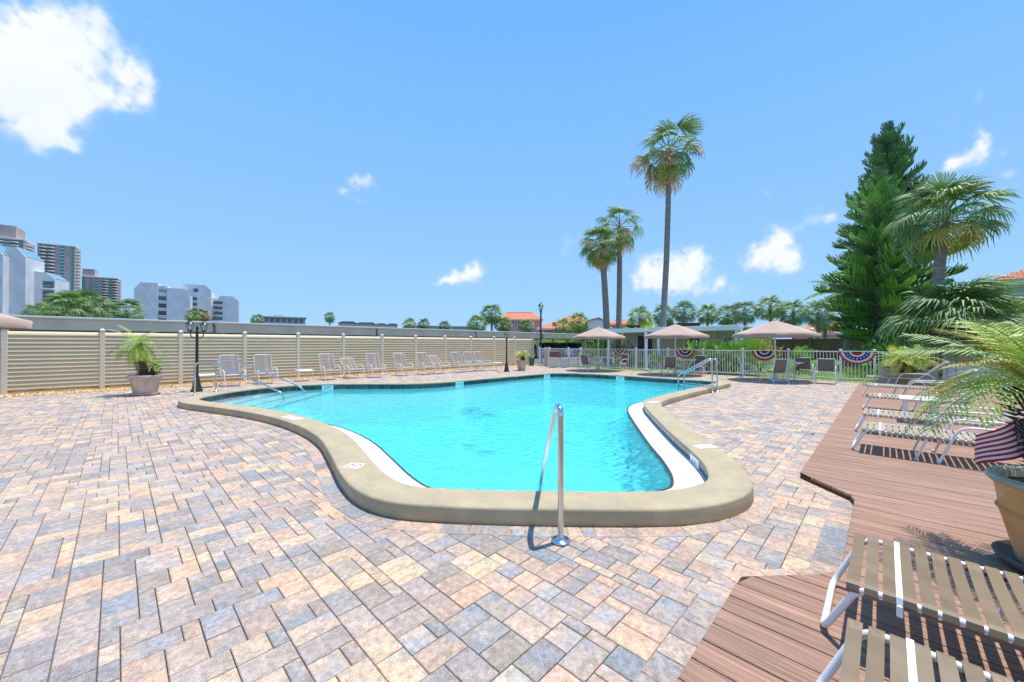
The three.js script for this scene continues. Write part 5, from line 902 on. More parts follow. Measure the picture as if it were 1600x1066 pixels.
// feather palm left of the pines
{
  const t = thing('feather_palm', 'palm with long arching fronds left of the tall pines', 'palm', P3(1326, 25)), q = rng(801), big = [0, 1].map((k) => featherFrond(2.3, 34, 0.5, 0.75 + 0.25 * k, 810 + k, 0.03));
  trunkOf(t, [0, 0, 0], [0.1, 4.6, 0], 0.28, 0.2, palmBark, 0.1);
  for (let k = 0; k < 24; k++) setFrond(big[k % 2], [greenA, greenB, limeA][k % 3], t, 0.1, 4.6, 0, k * 2.399, mix(1.2, -0.4, k / 24), (q() - 0.5) * 0.5, 0.9 + 0.25 * q());
}

// =====================================================================  NORFOLK PINES
{
  const needle = [leafMat(0.10, 0.27, 0.08), leafMat(0.14, 0.34, 0.085), leafMat(0.26, 0.54, 0.1)], barkM = mat(lin(0.24, 0.2, 0.17), 0.95, { map: barkTex });
  function branch(seed) { // a flat plume of rope-like shoots that sweep up at the end
    const q = rng(seed), l = [], axis = (t) => new THREE.Vector3(t, 0.10 * Math.sin(t * 2.2) - 0.1 * t + 0.24 * t * t, 0.03 * Math.sin(t * 4 + seed));
    l.push(sweep([0, 0.3, 0.6, 0.85, 1].map(axis), (t) => 0.02 * (1.1 - t), 4));
    for (let k = 0; k < 30; k++) for (const s of [-1, 1]) {
      const t = 0.22 + 0.78 * (k + q() * 0.6) / 30, p = axis(t), len = (0.12 + 0.2 * Math.sin(Math.PI * Math.pow(t, 1.6) * 0.92)) * (0.8 + 0.4 * q()), a = 0.95 - 0.5 * t + (q() - 0.5) * 0.3;
      const d = new THREE.Vector3(Math.cos(a), 0, s * Math.sin(a)), m = p.clone().addScaledVector(d, len * 0.55).add(new THREE.Vector3(0, len * 0.1, 0)), e = p.clone().addScaledVector(d, len).add(new THREE.Vector3(0, len * (0.42 + 0.3 * q()), 0));
      l.push(sweep([p, m, e], (u) => 0.016 * (1.15 - 0.55 * u), 3, false));
    }
    return merge(l);
  }
  const shapes = [0, 1, 2, 3].map((k) => branch(900 + k));
  function pine(label, pos, H, W, seed, bright, start) {
    const t = thing('norfolk_pine', label, 'pine', pos), q = rng(seed);
    part('trunk', sweep([0, 0.3, 0.7, 1].map((k) => new THREE.Vector3(0, H * k * 0.97, 0)), (k) => 0.24 * (1.08 - k), 10), barkM, t);
    const whorls = Math.round(H * 2.1);
    for (let w = 0; w < whorls; w++) {
      const f = w / (whorls - 1), y = mix(start, H * 0.985, f), len = W * Math.pow(Math.max(0.02, 1 - f), 0.5) * (0.86 + 0.2 * Math.sin(w * 2.1)) * mix(0.66, 1, smooth(0, 0.2, f)) + 0.28, n = 7 + Math.floor(q() * 2);
      for (let k = 0; k < n; k++) { const b = part('branch', shapes[Math.floor(q() * 4)], needle[Math.min(2, Math.floor(q() * 2 + bright))], t, [0, y + (q() - 0.5) * 0.3, 0]); b.quaternion.setFromEuler(new THREE.Euler((q() - 0.5) * 0.35, (k + (w % 2) * 0.5) / n * 2 * Math.PI + q() * 0.4, mix(-0.12, 0.75, f * f) + (q() - 0.5) * 0.18, 'YZX')); const s = len * (0.82 + 0.34 * q()); b.scale.set(s, s * 1.15, s * 1.25); }
    }
  }
  pine('tallest dark Norfolk pine behind the deck', P3(1390, 23.5), 14.6, 2.7, 911, 0.1, 1.7);
  pine('brighter Norfolk pine standing in front of the tallest one', P3(1374, 20.6), 10.4, 2.15, 912, 0.9, 1.5);
}

// =====================================================================  SHRUBS
{
  const shapes = {};
  function leafy(kind, seed) { // many small leaves spread through a loose mound
    return shapes[kind + seed] ??= (() => {
      const q = rng(seed), pos = [], n = kind === 'broad' ? 420 : 520, ls = kind === 'broad' ? 0.2 : 0.11;
      for (let k = 0; k < n; k++) {
        const u = q() * 2 * Math.PI, v = Math.acos(1 - 1.55 * q()), r = Math.pow(q(), 0.45) * (0.86 + 0.25 * Math.sin(u * 3 + seed) * Math.sin(v * 4)); const c = new THREE.Vector3(Math.sin(v) * Math.cos(u) * r * 0.62, 0.42 + Math.cos(v) * r * 0.58, Math.sin(v) * Math.sin(u) * r * 0.62);
        const d = c.clone().sub(new THREE.Vector3(0, 0.2, 0)).normalize().add(new THREE.Vector3(q() - 0.5, q() * 0.6, q() - 0.5)).normalize(), s = new THREE.Vector3(q() - 0.5, q() - 0.5, q() - 0.5).cross(d).normalize(), L = ls * (0.6 + 0.8 * q()), w = L * 0.26;
        const e = c.clone().addScaledVector(d, L).add(new THREE.Vector3(0, -L * 0.15, 0)), m = c.clone().addScaledVector(d, L * 0.5), a = m.clone().addScaledVector(s, w), b = m.clone().addScaledVector(s, -w);
        for (const p of [c, a, e, c, e, b]) pos.push(p.x, p.y, p.z);
      }
      return raw(pos);
    })();
  }
  const stems = merge([0, 1, 2, 3, 4].map((k) => pipe([[0, 0, 0], [Math.cos(k * 1.3) * 0.12, 0.3, Math.sin(k * 1.3) * 0.12], [Math.cos(k * 1.3) * 0.3, 0.65, Math.sin(k * 1.3) * 0.3]], 0.012, 0.1, 5)));
  const shrub = (u, D, w, h, kind, m, label) => { const t = thing('shrub', label, 'shrub', P3(u, D, -0.04), u % 6, 'shrubs beyond the picket fence'); const f = part('foliage', leafy(kind, 1000 + (Math.round(u) % 3)), m, t); f.scale.set(w, h, w); const s = part('stems', stems, brownBark, t); s.scale.set(w, h, w); };
  const hedge = leafMat(0.33, 0.54, 0.07), hedgeD = leafMat(0.2, 0.38, 0.06), flower = leafMat(0.62, 0.5, 0.08);
  [[920, 25.5, 1.4, 1.3, 'broad', hedgeD, 'dark shrub behind the left parasol pole'], [978, 23.6, 1.1, 0.85, 'broad', hedge, 'low bright shrub right of the left table, behind the fence'], [998, 23.2, 1.2, 1.0, 'small', hedge, 'rounded bright shrub between the left and middle parasols'], [1020, 22.5, 1.0, 0.95, 'broad', hedge, 'bright shrub left of the middle table, behind the fence'], [945, 26.5, 1.8, 2.0, 'small', hedgeD, 'tall dark shrub at the foot of the paired palms'], [985, 27.5, 1.6, 1.8, 'small', hedgeD, 'dark shrub right of the paired palm trunks'],
    [1085, 19.9, 1.2, 1.5, 'broad', hedge, 'broad-leaved shrub at the left end of the hedge row'], [1105, 19.3, 1.3, 1.62, 'broad', hedge, 'broad-leaved shrub, second in the hedge row'], [1126, 18.9, 1.3, 1.58, 'broad', hedgeD, 'darker broad-leaved shrub, third in the hedge row'], [1147, 18.4, 1.3, 1.66, 'broad', hedge, 'broad-leaved shrub, fourth in the hedge row'], [1172, 18.0, 1.3, 1.6, 'broad', hedge, 'broad-leaved shrub under the right parasol'], [1187, 19.6, 1.6, 2.0, 'small', flower, 'tall yellow-leaved shrub behind the right parasol'], [1164, 21, 1.6, 1.9, 'small', hedge, 'tall shrub behind the hedge row'],
    [1246, 17.0, 0.7, 0.6, 'small', hedgeD, 'small dark shrub behind the fence, left of the lone chair'], [1268, 16.8, 0.7, 0.5, 'small', hedge, 'small shrub behind the lone chair'], [1348, 15.6, 0.7, 0.55, 'small', hedgeD, 'small shrub behind the starred fan'], [1328, 15.8, 0.7, 0.5, 'small', hedge, 'small shrub left of the starred fan'],
    [1254, 34, 1.3, 1.3, 'broad', hedge, 'round bright shrub before the brick wall'], [1301, 35, 1.0, 1.0, 'small', flower, 'orange-tinged shrub before the brick wall'], [1420, 18, 2.2, 2.4, 'small', limeA, 'yellow-green shrub at the foot of the leaning palm'], [1365, 19.5, 1.8, 1.6, 'small', hedgeD, 'dark shrub at the foot of the pines'], [1540, 16.5, 2.6, 2.2, 'small', hedgeD, 'dark shrub behind the stout fan palm'], [1590, 15.6, 2.4, 2.6, 'small', limeA, 'yellow-green shrub at the right edge'],
    [862, 62, 5, 3.4, 'small', limeA, 'yellow-green shrub seen under the carport'], [898, 60, 5, 3.4, 'small', hedge, 'shrub seen under the carport end'], [930, 58, 5, 3.6, 'small', hedgeD, 'dark shrub right of the parked van'], [1053, 45, 4.5, 3.6, 'broad', limeA, 'yellow-green shrub above the dark flat roof'], [1008, 44, 5, 3.9, 'broad', limeB, 'yellow shrub left of the dark flat roof']].forEach((a) => shrub(...a));
  // blades of grass on the lawn behind the fence
  const blade = raw([-0.012, 0, 0, 0.012, 0, 0, 0.01, 0.1, 0.03, 0.01, 0, 0.012, -0.01, 0, -0.012, -0.02, 0.09, 0.02, 0, 0, 0.014, 0.004, 0, -0.012, 0.03, 0.08, -0.02]), cnt = 26000, im = new THREE.InstancedMesh(blade, leafMat(0.42, 0.66, 0.1), cnt), q = rng(77), M = new THREE.Matrix4(), Q = new THREE.Quaternion();
  for (let k = 0; k < cnt; k++) { const s = 0.5 + q() * 0.8; Q.setFromAxisAngle(new THREE.Vector3(0, 1, 0), q() * 6.28); M.compose(new THREE.Vector3(20 + Math.pow(q(), 1.5) * 24, -0.05, -(-6 + q() * 13)), Q, new THREE.Vector3(s * 1.4, s, s * 1.4)); im.setMatrixAt(k, M); im.setColorAt(k, lin(0.7 + q() * 0.5, 0.75 + q() * 0.4, 0.7 + q() * 0.4)); }
  im.name = 'lawn_grass'; info(im, 'bright green lawn grass behind the picket fence', 'grass', null, 'stuff'); scene.add(im);
}
// =====================================================================  BUILDINGS
const FACE = -0.799; // turned square to the deck's long view
{
  const roofTile = mat(lin(0.66, 0.24, 0.12), 0.8, { map: tex(256, 256, (u, v) => { const n = fbm(u * 24, v * 24, 601, 3, 24, 24); return lerp3([0.82, 0.78, 0.74], [1, 0.98, 0.92], n); }, { size: [3, 3] }) });
  const windowGlass = phys(lin(0.05, 0.08, 0.1), 0.08, { clearcoat: 1 }), trim = mat(lin(0.78, 0.78, 0.76), 0.6);
  // a building's own frame: x to the right and z towards the deck, metres; bx() and hy() read the survey sketch
  function site(name, label, u0, D, turn, group) { const th = Math.atan((u0 - 800) / 600), t = thing(name, label, 'building', P3(u0, D, -0.09), FACE - th + turn, group); t.kx = 600 / (D * Math.cos(th)) * Math.cos(turn); t.X = (u) => (u - u0) / t.kx; t.Y = (v) => 1.51 + (538 - v) * D / 600; t.th = th; return t; }
  const slab = (t, name, m, x0, x1, y0, y1, z0, z1, c = 0.02) => part(name, box(Math.abs(x1 - x0), Math.abs(y1 - y0), Math.abs(z1 - z0), c), m, t, [(x0 + x1) / 2, (y0 + y1) / 2, (z0 + z1) / 2]);
  const extrude = (pts, depth) => metreUV(new THREE.ExtrudeGeometry(new THREE.Shape(pts.map((p) => new THREE.Vector2(...p))), { depth, bevelEnabled: false }).translate(0, 0, -depth));

  // ---- taupe towers with teal glass ----
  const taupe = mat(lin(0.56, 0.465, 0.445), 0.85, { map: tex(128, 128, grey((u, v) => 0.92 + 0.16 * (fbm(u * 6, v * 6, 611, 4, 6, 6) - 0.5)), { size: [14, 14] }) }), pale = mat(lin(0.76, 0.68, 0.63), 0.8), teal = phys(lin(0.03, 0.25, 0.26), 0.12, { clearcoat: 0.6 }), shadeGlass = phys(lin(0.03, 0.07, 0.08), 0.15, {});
  function tower(name, label, u0, u1, uFace, v, D, bays, penthouse) {
    const t = site(name, label, (u0 + uFace) / 2, D, -0.27, 'taupe towers on the skyline'), H = t.Y(v), x0 = t.X(u0), x1 = t.X(uFace), dep = (u1 - uFace) / (600 / (D * Math.cos(t.th))) / Math.sin(0.27);
    slab(t, 'wall', taupe, x0, x1, 0, H, -dep, 0, 0.1);
    slab(t, 'parapet', pale, x0 - 0.3, x1 + 0.3, H, H + 0.9, -dep - 0.3, 0.3, 0.05);
    const floors = Math.floor(H / 3.05), deck = {};
    for (let k = Math.floor(floors * 0.28); k < floors; k++) { const y = H - (k - Math.floor(floors * 0.28)) * 3.05 - 3.05;
      for (const [b0, b1, kind] of bays) { const xa = t.X(b0), xb = t.X(b1);
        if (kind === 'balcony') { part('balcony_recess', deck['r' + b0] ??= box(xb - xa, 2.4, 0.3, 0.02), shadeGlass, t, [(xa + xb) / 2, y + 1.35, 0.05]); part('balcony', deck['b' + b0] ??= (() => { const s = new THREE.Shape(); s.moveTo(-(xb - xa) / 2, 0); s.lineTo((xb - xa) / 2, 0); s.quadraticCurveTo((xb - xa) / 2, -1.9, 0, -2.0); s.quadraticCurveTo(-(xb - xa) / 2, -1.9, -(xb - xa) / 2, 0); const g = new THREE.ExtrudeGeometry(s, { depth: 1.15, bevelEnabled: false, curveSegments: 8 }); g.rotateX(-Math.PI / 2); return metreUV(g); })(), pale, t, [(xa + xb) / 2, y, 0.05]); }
        else { part('window', deck['w' + b0] ??= box(xb - xa, 2.2, 0.2, 0.02), teal, t, [(xa + xb) / 2, y + 1.5, 0.06]); if (kind === 'bay') part('window_sill', deck['s' + b0] ??= box(xb - xa + 0.4, 0.5, 0.5, 0.03), pale, t, [(xa + xb) / 2, y + 0.15, 0.15]); }
      }
      part('side_balcony', deck.side ??= (() => { const s = new THREE.Shape(); s.moveTo(-dep * 0.28, 0); s.quadraticCurveTo(-dep * 0.28, 1.8, 0, 1.9); s.quadraticCurveTo(dep * 0.28, 1.8, dep * 0.28, 0); const g = new THREE.ExtrudeGeometry(s, { depth: 1.1, bevelEnabled: false, curveSegments: 8 }); g.rotateX(-Math.PI / 2); g.rotateY(-Math.PI / 2); return metreUV(g); })(), pale, t, [x1, y, -dep * 0.5]);
      part('side_window', deck.sw ??= box(0.2, 1.4, 1.3, 0.02), teal, t, [x1 + 0.03, y + 1.5, -dep * 0.12]);
    }
    for (const [p0, p1, pv] of penthouse) slab(t, 'penthouse', taupe, t.X(p0), t.X(p1), H, t.Y(pv), -dep * 0.85, -1.5, 0.1);
  }
  tower('apartment_tower', 'tallest taupe tower at the left edge, with a roof block', -30, 57, 36, 372, 340, [[-20, 2, 'balcony'], [4, 13, 'bay'], [14, 28, 'balcony'], [29, 35, 'window']], [[-25, 22, 350]]);
  tower('apartment_tower', 'wide taupe tower with a teal window strip, middle of the skyline group', 57, 127, 116, 383, 350, [[60, 72, 'balcony'], [72.5, 84, 'balcony'], [92, 99.5, 'bay'], [111, 115, 'window']], []);
  tower('apartment_tower', 'lowest taupe tower, right of the skyline group', 127, 190, 183, 434, 420, [[128, 132, 'window'], [140, 142.5, 'window'], [146, 152.5, 'bay'], [158, 168, 'balcony'], [168.5, 174, 'bay'], [174.5, 183, 'balcony']], [[127, 146, 421]]);

  // ---- white blocks with slanted glass eaves ----
  const stucco = mat(lin(0.78, 0.80, 0.82), 0.85, { map: tex(128, 128, grey((u, v) => 0.94 + 0.12 * (fbm(u * 5, v * 5, 621, 4, 5, 5) - 0.5)), { size: [8, 8] }) }), skyGlass = phys(lin(0.2, 0.36, 0.4), 0.08, { clearcoat: 1 });
  function wing(t, pts, z0, depth, glassFrom) { // a wall block by its outline; the slanted stretch carries a glazed roof
    const P = pts.map(([u, v]) => [t.X(u), v === null ? 0 : t.Y(v)]); part('wing', extrude(P, depth), stucco, t, [0, 0, z0]);
    if (glassFrom !== undefined) { const [a, b] = [P[glassFrom], P[glassFrom + 1]], L = Math.hypot(b[0] - a[0], b[1] - a[1]), g = part('glazed_roof', box(L, 0.12, depth - 0.8, 0.02), skyGlass, t, [(a[0] + b[0]) / 2, (a[1] + b[1]) / 2 + 0.1, z0 - depth / 2]); g.rotation.z = Math.atan2(b[1] - a[1], b[0] - a[0]); }
  }
  {
    const t = site('condominium', 'pale blue-white condominium with slanted roofs at the left edge', 38, 112, -0.42);
    wing(t, [[-40, null], [-40, 380], [-4, 386], [13, 403], [13, null]], 2.5, 9, 2); wing(t, [[8, null], [8, 387], [24, 387], [38.5, 401], [38.5, null]], 0, 9, 2); wing(t, [[36, null], [36, 420], [58, 421], [73, 431], [73, null]], -4, 8, 2);
    for (let k = 0; k < 4; k++) { const y = t.Y(433) - 2.9 * (k + 1); part('window', box(t.X(70) - t.X(52), 2.1, 0.12, 0.02), windowGlass, t, [(t.X(53) + t.X(71)) / 2, y + 1.45, -3.9]); part('balcony', box(t.X(72) - t.X(50), 0.35, 0.9, 0.03), trim, t, [(t.X(51) + t.X(72)) / 2, y + 0.1, -3.5]); part('railing', box(t.X(71) - t.X(51), 0.06, 0.06, 0.01), trim, t, [(t.X(51) + t.X(71)) / 2, y + 1.05, -3.1]); }
  }
  {
    const t = site('condominium', 'white condominium of stepped wings right of the towers', 295, 205, -0.16);
    wing(t, [[214, null], [214, 456], [223, 446], [248, 446], [248, null]], 1, 14); wing(t, [[261, null], [261, 452], [288, 452], [297, 462], [297, null]], 1, 14, 2);
    slab(t, 'stair_core', stucco, t.X(247), t.X(262), 0, t.Y(449), -12, 0.2, 0.05);
    for (let k = 0; k < 5; k++) { const y = t.Y(457 + k * 11.2); part('window', box(t.X(260.4) - t.X(249), 2.1, 0.15, 0.03), k ? windowGlass : skyGlass, t, [(t.X(249) + t.X(260.4)) / 2, y, 0.26]); part('sill', box(t.X(260.6) - t.X(248.6), 0.5, 0.4, 0.03), trim, t, [(t.X(249) + t.X(260.4)) / 2, y - 1.5, 0.35]); }
    wing(t, [[276, null], [276, 449], [283, 442], [316, 442], [327, 450.5], [327, null]], -6, 14, 3); wing(t, [[337, null], [337, 463], [342, 457], [363, 457.5], [374, 465], [374, null]], -8, 12, 3);
    part('roof_vent', at(new THREE.CylinderGeometry(1.1, 1.1, 0.3, 16).rotateX(Math.PI / 2), t.X(302), t.Y(451), -5.9), windowGlass, t);
    wing(t, [[325, null], [325, 460], [340, 463], [340, null]], -12, 8);
    for (let k = 0; k < 5; k++) { const y = t.Y(469 + k * 8.7); part('window', box(t.X(346) - t.X(330), 1.7, 0.2, 0.03), windowGlass, t, [(t.X(330) + t.X(346)) / 2, y, -7.85]); part('balcony', box(t.X(338) - t.X(328), 0.5, 2.4, 0.03), trim, t, [(t.X(328) + t.X(338)) / 2, y - 1.35, -9]); part('window', box(t.X(296) - t.X(289), 1.8, 0.2, 0.03), windowGlass, t, [(t.X(297.2) + t.X(304)) / 2, y + 1.4, -5.85]); }
  }
  // ---- low blocks on the skyline over the carport ----
  {
    const t = site('apartment_block', 'long low grey apartment block over the carport roof', 440, 150, 0);
    slab(t, 'wall', mat(lin(0.42, 0.47, 0.48), 0.85), t.X(408), t.X(478), 0, t.Y(497), -10, 0, 0.05); slab(t, 'roof', mat(lin(0.3, 0.36, 0.38), 0.8), t.X(406), t.X(480), t.Y(497), t.Y(495), -11, 1, 0.05); slab(t, 'roof_house', trim, t.X(427), t.X(442), t.Y(495), t.Y(490), -8, -3, 0.05);
    for (let k = 0; k < 7; k++) part('window', box(1.3, 1.3, 0.15, 0.02), windowGlass, t, [t.X(415 + k * 9.4), t.Y(501), 0.08]);
    const r = site('row_house', 'low brown-roofed row houses over the middle of the carport', 580, 120, 0);
    for (const [a, b, v, c] of [[530, 556, 503, [0.16, 0.2, 0.26]], [556, 586, 504, [0.3, 0.2, 0.16]], [586, 604, 505, [0.36, 0.28, 0.24]], [604, 622, 505, [0.3, 0.2, 0.17]]]) { slab(r, 'wall', mat(lin(0.5, 0.47, 0.43), 0.9), r.X(a), r.X(b), 0, r.Y(v + 2.5), -8, 0, 0.04); part('roof', extrude([[r.X(a) - 0.3, r.Y(v + 2.5)], [r.X(a) + 1.2, r.Y(v)], [r.X(b) - 0.6, r.Y(v)], [r.X(b) + 0.2, r.Y(v + 2.5)]], 8.6), mat(lin(...c), 0.85), r, [0, 0, 0.3]); }
    const s = site('row_house', 'low grey roof line left of the pink house', 690, 140, 0); slab(s, 'wall', mat(lin(0.5, 0.48, 0.46), 0.9), s.X(630), s.X(742), 0, s.Y(513), -8, 0, 0.04); part('roof', extrude([[s.X(629), s.Y(513)], [s.X(634), s.Y(509)], [s.X(738), s.Y(510)], [s.X(743), s.Y(513)]], 8.6), mat(lin(0.28, 0.28, 0.29), 0.85), s, [0, 0, 0.3]);
  }
  // ---- tiled houses ----
  function hip(t, m, x0, x1, z0, z1, y0, y1, inset) { // hipped roof with ribs of tile
    const r0 = x0 + inset, r1 = x1 - inset, zm = (z0 + z1) / 2, pos = [], nx = Math.max(6, Math.round((x1 - x0) / 0.6)), P = (x, y, z) => [x, y, z], tri = (a, b, c) => pos.push(...a, ...b, ...c);
    for (const [zz, s] of [[z1, 1], [z0, -1]]) for (let k = 0; k < nx; k++) { // front and back slopes in narrow ribs
      const a = mix(x0, x1, k / nx), b = mix(x0, x1, (k + 1) / nx), c = (a + b) / 2, top = (x) => { const f = x < r0 ? (x - x0) / inset : x > r1 ? (x1 - x) / inset : 1; return P(x, mix(y0, y1, f), mix(zz, zm, f)); }, rib = 0.06;
      const A = P(a, y0, zz), B = P(b, y0, zz), C = P(c, y0 + rib, zz), TA = top(a), TB = top(b), TC = top(c); TC[1] += rib; tri(A, C, TC); tri(A, TC, TA); tri(C, B, TB); tri(C, TB, TC);
    }
    for (const [xx, rx] of [[x0, r0], [x1, r1]]) { const nz = Math.max(5, Math.round((z1 - z0) / 0.6)); for (let k = 0; k < nz; k++) { const a = mix(z0, z1, k / nz), b = mix(z0, z1, (k + 1) / nz), f = (z) => 1 - Math.abs(z - zm) / ((z1 - z0) / 2), top = (z) => P(mix(xx, rx, f(z)), mix(y0, y1, f(z)), z), A = P(xx, y0, a), B = P(xx, y0, b); tri(A, B, top(b)); tri(A, top(b), top(a)); } }
    const rf = part('roof', metreUV(raw(pos)), m, t); part('ridge', pipe([[r0, y1 + 0.04, zm], [r1, y1 + 0.04, zm]], 0.13, 0.02, 7), m, rf); part('eave', box(x1 - x0, 0.2, z1 - z0, 0.02), trim, rf, [(x0 + x1) / 2, y0 - 0.12, zm]); return rf;
  }
  const win = (t, u0, u1, v0, v1, z, m = windowGlass) => { const x0 = t.X(u0), x1 = t.X(u1), y0 = t.Y(v1), y1 = t.Y(v0), f = part('window', box(x1 - x0 + 0.24, y1 - y0 + 0.24, 0.1, 0.02), trim, t, [(x0 + x1) / 2, (y0 + y1) / 2, z + 0.04]); part('pane', box(x1 - x0, y1 - y0, 0.06, 0.01), m, f, [0, 0, 0.05]); part('mullion', box(0.07, y1 - y0, 0.07, 0.01), trim, f, [0, 0, 0.07]); };
  {
    const pink = mat(lin(0.56, 0.37, 0.31), 0.9), cream = mat(lin(0.66, 0.56, 0.42), 0.9);
    const a = site('tiled_house', 'pink two-storey house with orange hipped roof above the carport', 812, 90, 0.02); slab(a, 'wall', pink, a.X(781), a.X(844), 0, a.Y(500), -9, 0, 0.03); hip(a, roofTile, a.X(775), a.X(849), -10, 1, a.Y(499.5), a.Y(486.5), 2.3); win(a, 784, 787, 502, 508, 0); win(a, 799, 803, 501, 507, 0); win(a, 809, 813, 503, 512, 0); win(a, 828, 834, 501, 512, 0, trim);
    const b = site('tiled_house', 'large orange-roofed house right of the street lamp', 896, 76, 0.02); slab(b, 'wall', pink, b.X(850), b.X(944), 0, b.Y(516), -14, 0, 0.03); hip(b, roofTile, b.X(838), b.X(956), -16, 2, b.Y(514), b.Y(491), 6.2); part('gable_wall', extrude([[b.X(918), b.Y(514)], [b.X(918), b.Y(503)], [b.X(934), b.Y(499)], [b.X(948), b.Y(507)], [b.X(948), b.Y(514)]], 4), trim, b, [0, 0, 2.2]); const dm = part('dormer_roof', extrude([[b.X(915), b.Y(502.4)], [b.X(934), b.Y(497.6)], [b.X(951), b.Y(507)], [b.X(951), b.Y(508)], [b.X(934), b.Y(498.7)], [b.X(915), b.Y(503.4)]], 5), roofTile, b, [0, 0, 2.6]); part('vent', box(0.7, 0.7, 0.7, 0.05), mat(lin(0.3, 0.1, 0.06), 0.8), b, [b.X(866), b.Y(506), 0]);
    const c = site('tiled_house', 'small pink house with orange roof behind the paired palms', 966, 82, 0); slab(c, 'wall', pink, c.X(950), c.X(984), 0, c.Y(507), -8, 0, 0.03); hip(c, roofTile, c.X(946), c.X(990), -9, 1, c.Y(506.5), c.Y(499), 1.7); win(c, 956, 959, 509, 514, 0); win(c, 969, 973, 509, 514, 0);
    const d = site('tiled_house', 'cream house with orange hipped roof behind the brick wall', 1288, 56, -0.02); slab(d, 'wall', cream, d.X(1240), d.X(1334), 0, d.Y(522), -9, 0, 0.03); hip(d, roofTile, d.X(1232), d.X(1343), -10.5, 1.2, d.Y(521), d.Y(500), 3.0); win(d, 1311, 1316, 524, 531, 0); win(d, 1317, 1322, 524, 531, 0); win(d, 1262, 1270, 524, 531, 0); part('chimney', box(0.7, 1.0, 0.7, 0.03), mat(lin(0.35, 0.18, 0.12), 0.9), d, [d.X(1304), d.Y(499), -5]);
    // the house at the right edge: two storeys, white eave, big window
    const e = site('tiled_house', 'two-storey house with red tiled roof and white window at the right edge', 1610, 25, 0.12); slab(e, 'wall', mat(lin(0.6, 0.42, 0.33), 0.9), e.X(1560), e.X(1760), 0, e.Y(444), -7, 0, 0.02);
    slab(e, 'eave', trim, e.X(1551), e.X(1770), e.Y(443.5), e.Y(436), -7.6, 0.5, 0.03);
    const red = mat(lin(0.5, 0.17, 0.09), 0.75), x0 = e.X(1549), x1 = e.X(1772), y0 = e.Y(436), rise = 1.75, ribs = []; // barrel tiles in courses
    const half = new THREE.CylinderGeometry(0.085, 0.1, 0.42, 7, 1, true, -Math.PI / 2, Math.PI); half.rotateX(-Math.PI / 2);
    const rf = part('roof', (() => { const p = [x0, y0, 0.6, x1, y0, 0.6, x1, y0 + rise, -3.5, x0, y0, 0.6, x1, y0 + rise, -3.5, x0 + 3.2, y0 + rise, -3.5, x0, y0, 0.6, x0 + 3.2, y0 + rise, -3.5, x0, y0, -7.6]; return metreUV(raw(p)); })(), red, e);
    const slope = Math.atan2(rise, 4.1); for (let j = 0; j < 11; j++) for (let k = 0; k < 40; k++) { const f = j / 11, x = x0 + 0.1 + k * 0.21, z = 0.6 - 4.1 * f; if (x < x0 + 3.2 * f || x > x1) continue; ribs.push(at(half.clone(), x, y0 + rise * f + 0.03, z - 0.15, 0, slope)); }
    const rt = part('barrel_tiles', merge(ribs), red, rf); rt.userData.kind = 'stuff';
    const wx = e.X(1592), f = part('window', box(1.9, 1.25, 0.12, 0.02), trim, e, [wx + 0.35, e.Y(458), 0.05]); for (const [dx, dy] of [[-0.45, 0.29], [-0.45, -0.29], [0.45, 0.29], [0.45, -0.29]]) part('pane', box(0.78, 0.5, 0.06, 0.01), phys(lin(0.2, 0.27, 0.28), 0.08, { clearcoat: 1 }), f, [dx, dy, 0.06]);
  }
  // ---- club house behind the parasols ----
  {
    const beige = mat(lin(0.7, 0.62, 0.49), 0.9, { bumpMap: mottle, bumpScale: 0.003 }), sage = mat(lin(0.55, 0.62, 0.54), 0.85), door = mat(lin(0.07, 0.06, 0.07), 0.6);
    const t = thing('club_house', 'low flat-roofed club house with white fascia behind the middle parasol', 'building', [0, -0.06, 0]);
    const S = (name, m, x0, x1, b0, b1, y0, y1, c = 0.01) => part(name, box(x1 - x0, y1 - y0, b1 - b0, c), m, t, [(x0 + x1) / 2, (y0 + y1) / 2, -(b0 + b1) / 2]);
    S('wall', beige, 25.2, 31, 9.2, 13.4, 0, 2.35); S('wall', beige, 24.9, 31, 7.2, 9.198, 0, 2.32); S('side_wall', sage, 25.0, 31, 5.5, 7.198, 0, 2.3);
    S('roof', mat(lin(0.62, 0.63, 0.64), 0.6), 22.2, 32, 5.3, 13.8, 2.38, 2.46); S('fascia', trim, 22.15, 22.198, 5.3, 13.8, 2.2, 2.47); S('soffit', mat(lin(0.6, 0.58, 0.54), 0.9), 22.2, 25.4, 5.3, 13.8, 2.352, 2.378);
    for (const b of [12.9, 9.6, 5.5]) S('porch_post', trim, 22.25, 22.4, b - 0.07, b + 0.07, 0, 2.35);
    S('door', door, 25.14, 25.198, 11.3, 12.3, 0, 2.05); S('door', door, 24.85, 24.898, 8.2, 8.95, 0, 2.05); S('door_frame', trim, 25.15, 25.197, 12.31, 12.4, 0, 2.1); S('ramp_rail', mat(lin(0.5, 0.5, 0.5), 0.5), 23.0, 23.06, 9.9, 13.2, 1.05, 1.1); S('ramp_rail', mat(lin(0.5, 0.5, 0.5), 0.5), 23.0, 23.06, 9.9, 13.2, 0.6, 0.64);
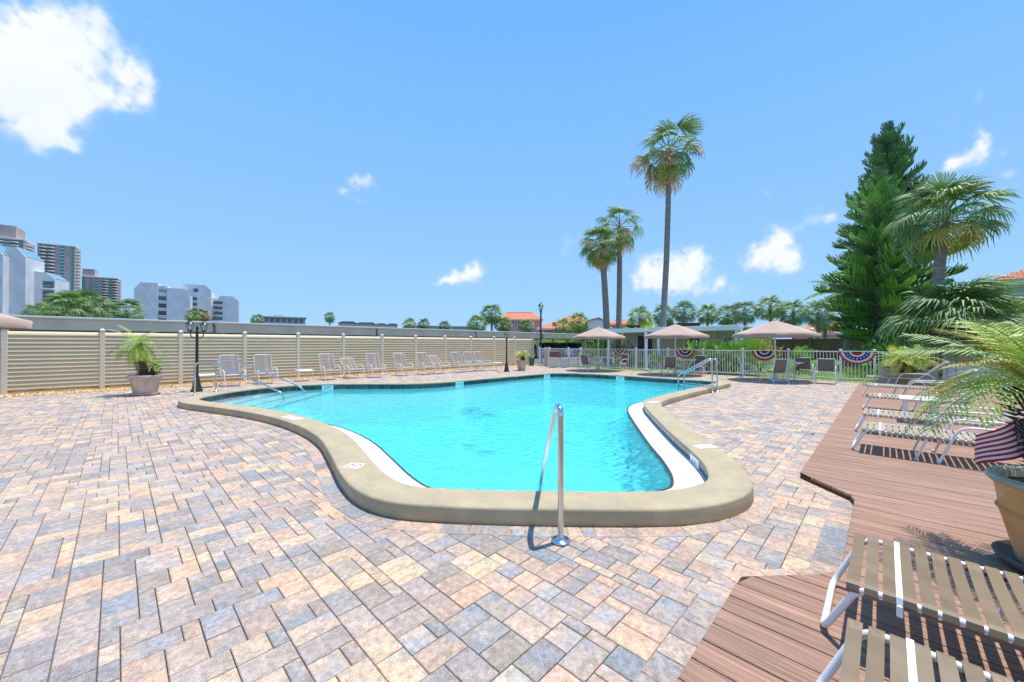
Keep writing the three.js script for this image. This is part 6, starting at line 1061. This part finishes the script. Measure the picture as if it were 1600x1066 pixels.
    const w2 = part('window', box(0.08, 0.9, 1.2, 0.01), trim, t, [24.96, 1.5, -6.3]); part('pane', box(0.04, 0.76, 1.04, 0.005), windowGlass, w2, [-0.04, 0, 0]);
    const tall = [[20.5, 9.53, 'white post rising behind the picket fence, left of the middle parasol'], [20.5, 4.85, 'white post rising behind the picket fence, left of the right parasol']];
    for (const [x, b, label] of tall) { const p = thing('shade_post', label, 'post', [x, -0.05, -b], 0, 'tall white posts behind the fence'); part('shaft', box(0.13, 2.25, 0.13, 0.01), whitePaint, p, [0, 1.125, 0]); part('cap', box(0.18, 0.05, 0.18, 0.012), whitePaint, p, [0, 2.27, 0]); part('foot_plate', box(0.24, 0.02, 0.24, 0.004), whitePaint, p, [0, 0.06, 0]); }
    const k = site('flat_roofed_building', 'low building with dark brown roof band behind the club house', 1034, 42, 0); slab(k, 'wall', beige, k.X(980), k.X(1090), 0, k.Y(513), -8, 0, 0.02); slab(k, 'roof_band', mat(lin(0.09, 0.065, 0.055), 0.85), k.X(977), k.X(1001), k.Y(513.5), k.Y(507), -8.4, 0.4, 0.02); slab(k, 'roof_band', mat(lin(0.09, 0.065, 0.055), 0.85), k.X(1042), k.X(1092), k.Y(513.5), k.Y(505.5), -8.4, 0.4, 0.02);
  }
  // ---- brick garden wall ----
  {
    const brick = mat(lin(0.16, 0.095, 0.075), 0.95, { map: tex(256, 256, (u, v) => { const n = fbm(u * 40, v * 40, 631, 2, 40, 40), m = fbm(u * 5, v * 5, 632, 4, 5, 5); return lerp3([0.7, 0.66, 0.64], [1.0, 0.95, 0.92], clamp(n * 0.7 + m * 0.5)); }, { size: [3, 3] }), bumpMap: mottle, bumpScale: 0.02 });
    const t = thing('brick_wall', 'dark brown brick garden wall beyond the lawn', 'wall', [45, -0.05, 0]);
    part('wall', box(0.24, 1.9, 26, 0.01), brick, t, [0, 0.95, 4]); part('wall_cap', box(0.32, 0.08, 26.1, 0.015), brick, t, [0, 1.94, 4]);
    for (let k = 0; k < 8; k++) part('pier', box(0.4, 2.08, 0.4, 0.02), brick, t, [-0.05, 1.04, -8.6 + k * 3.6]);
  }
}
renderer.render(scene, camera);
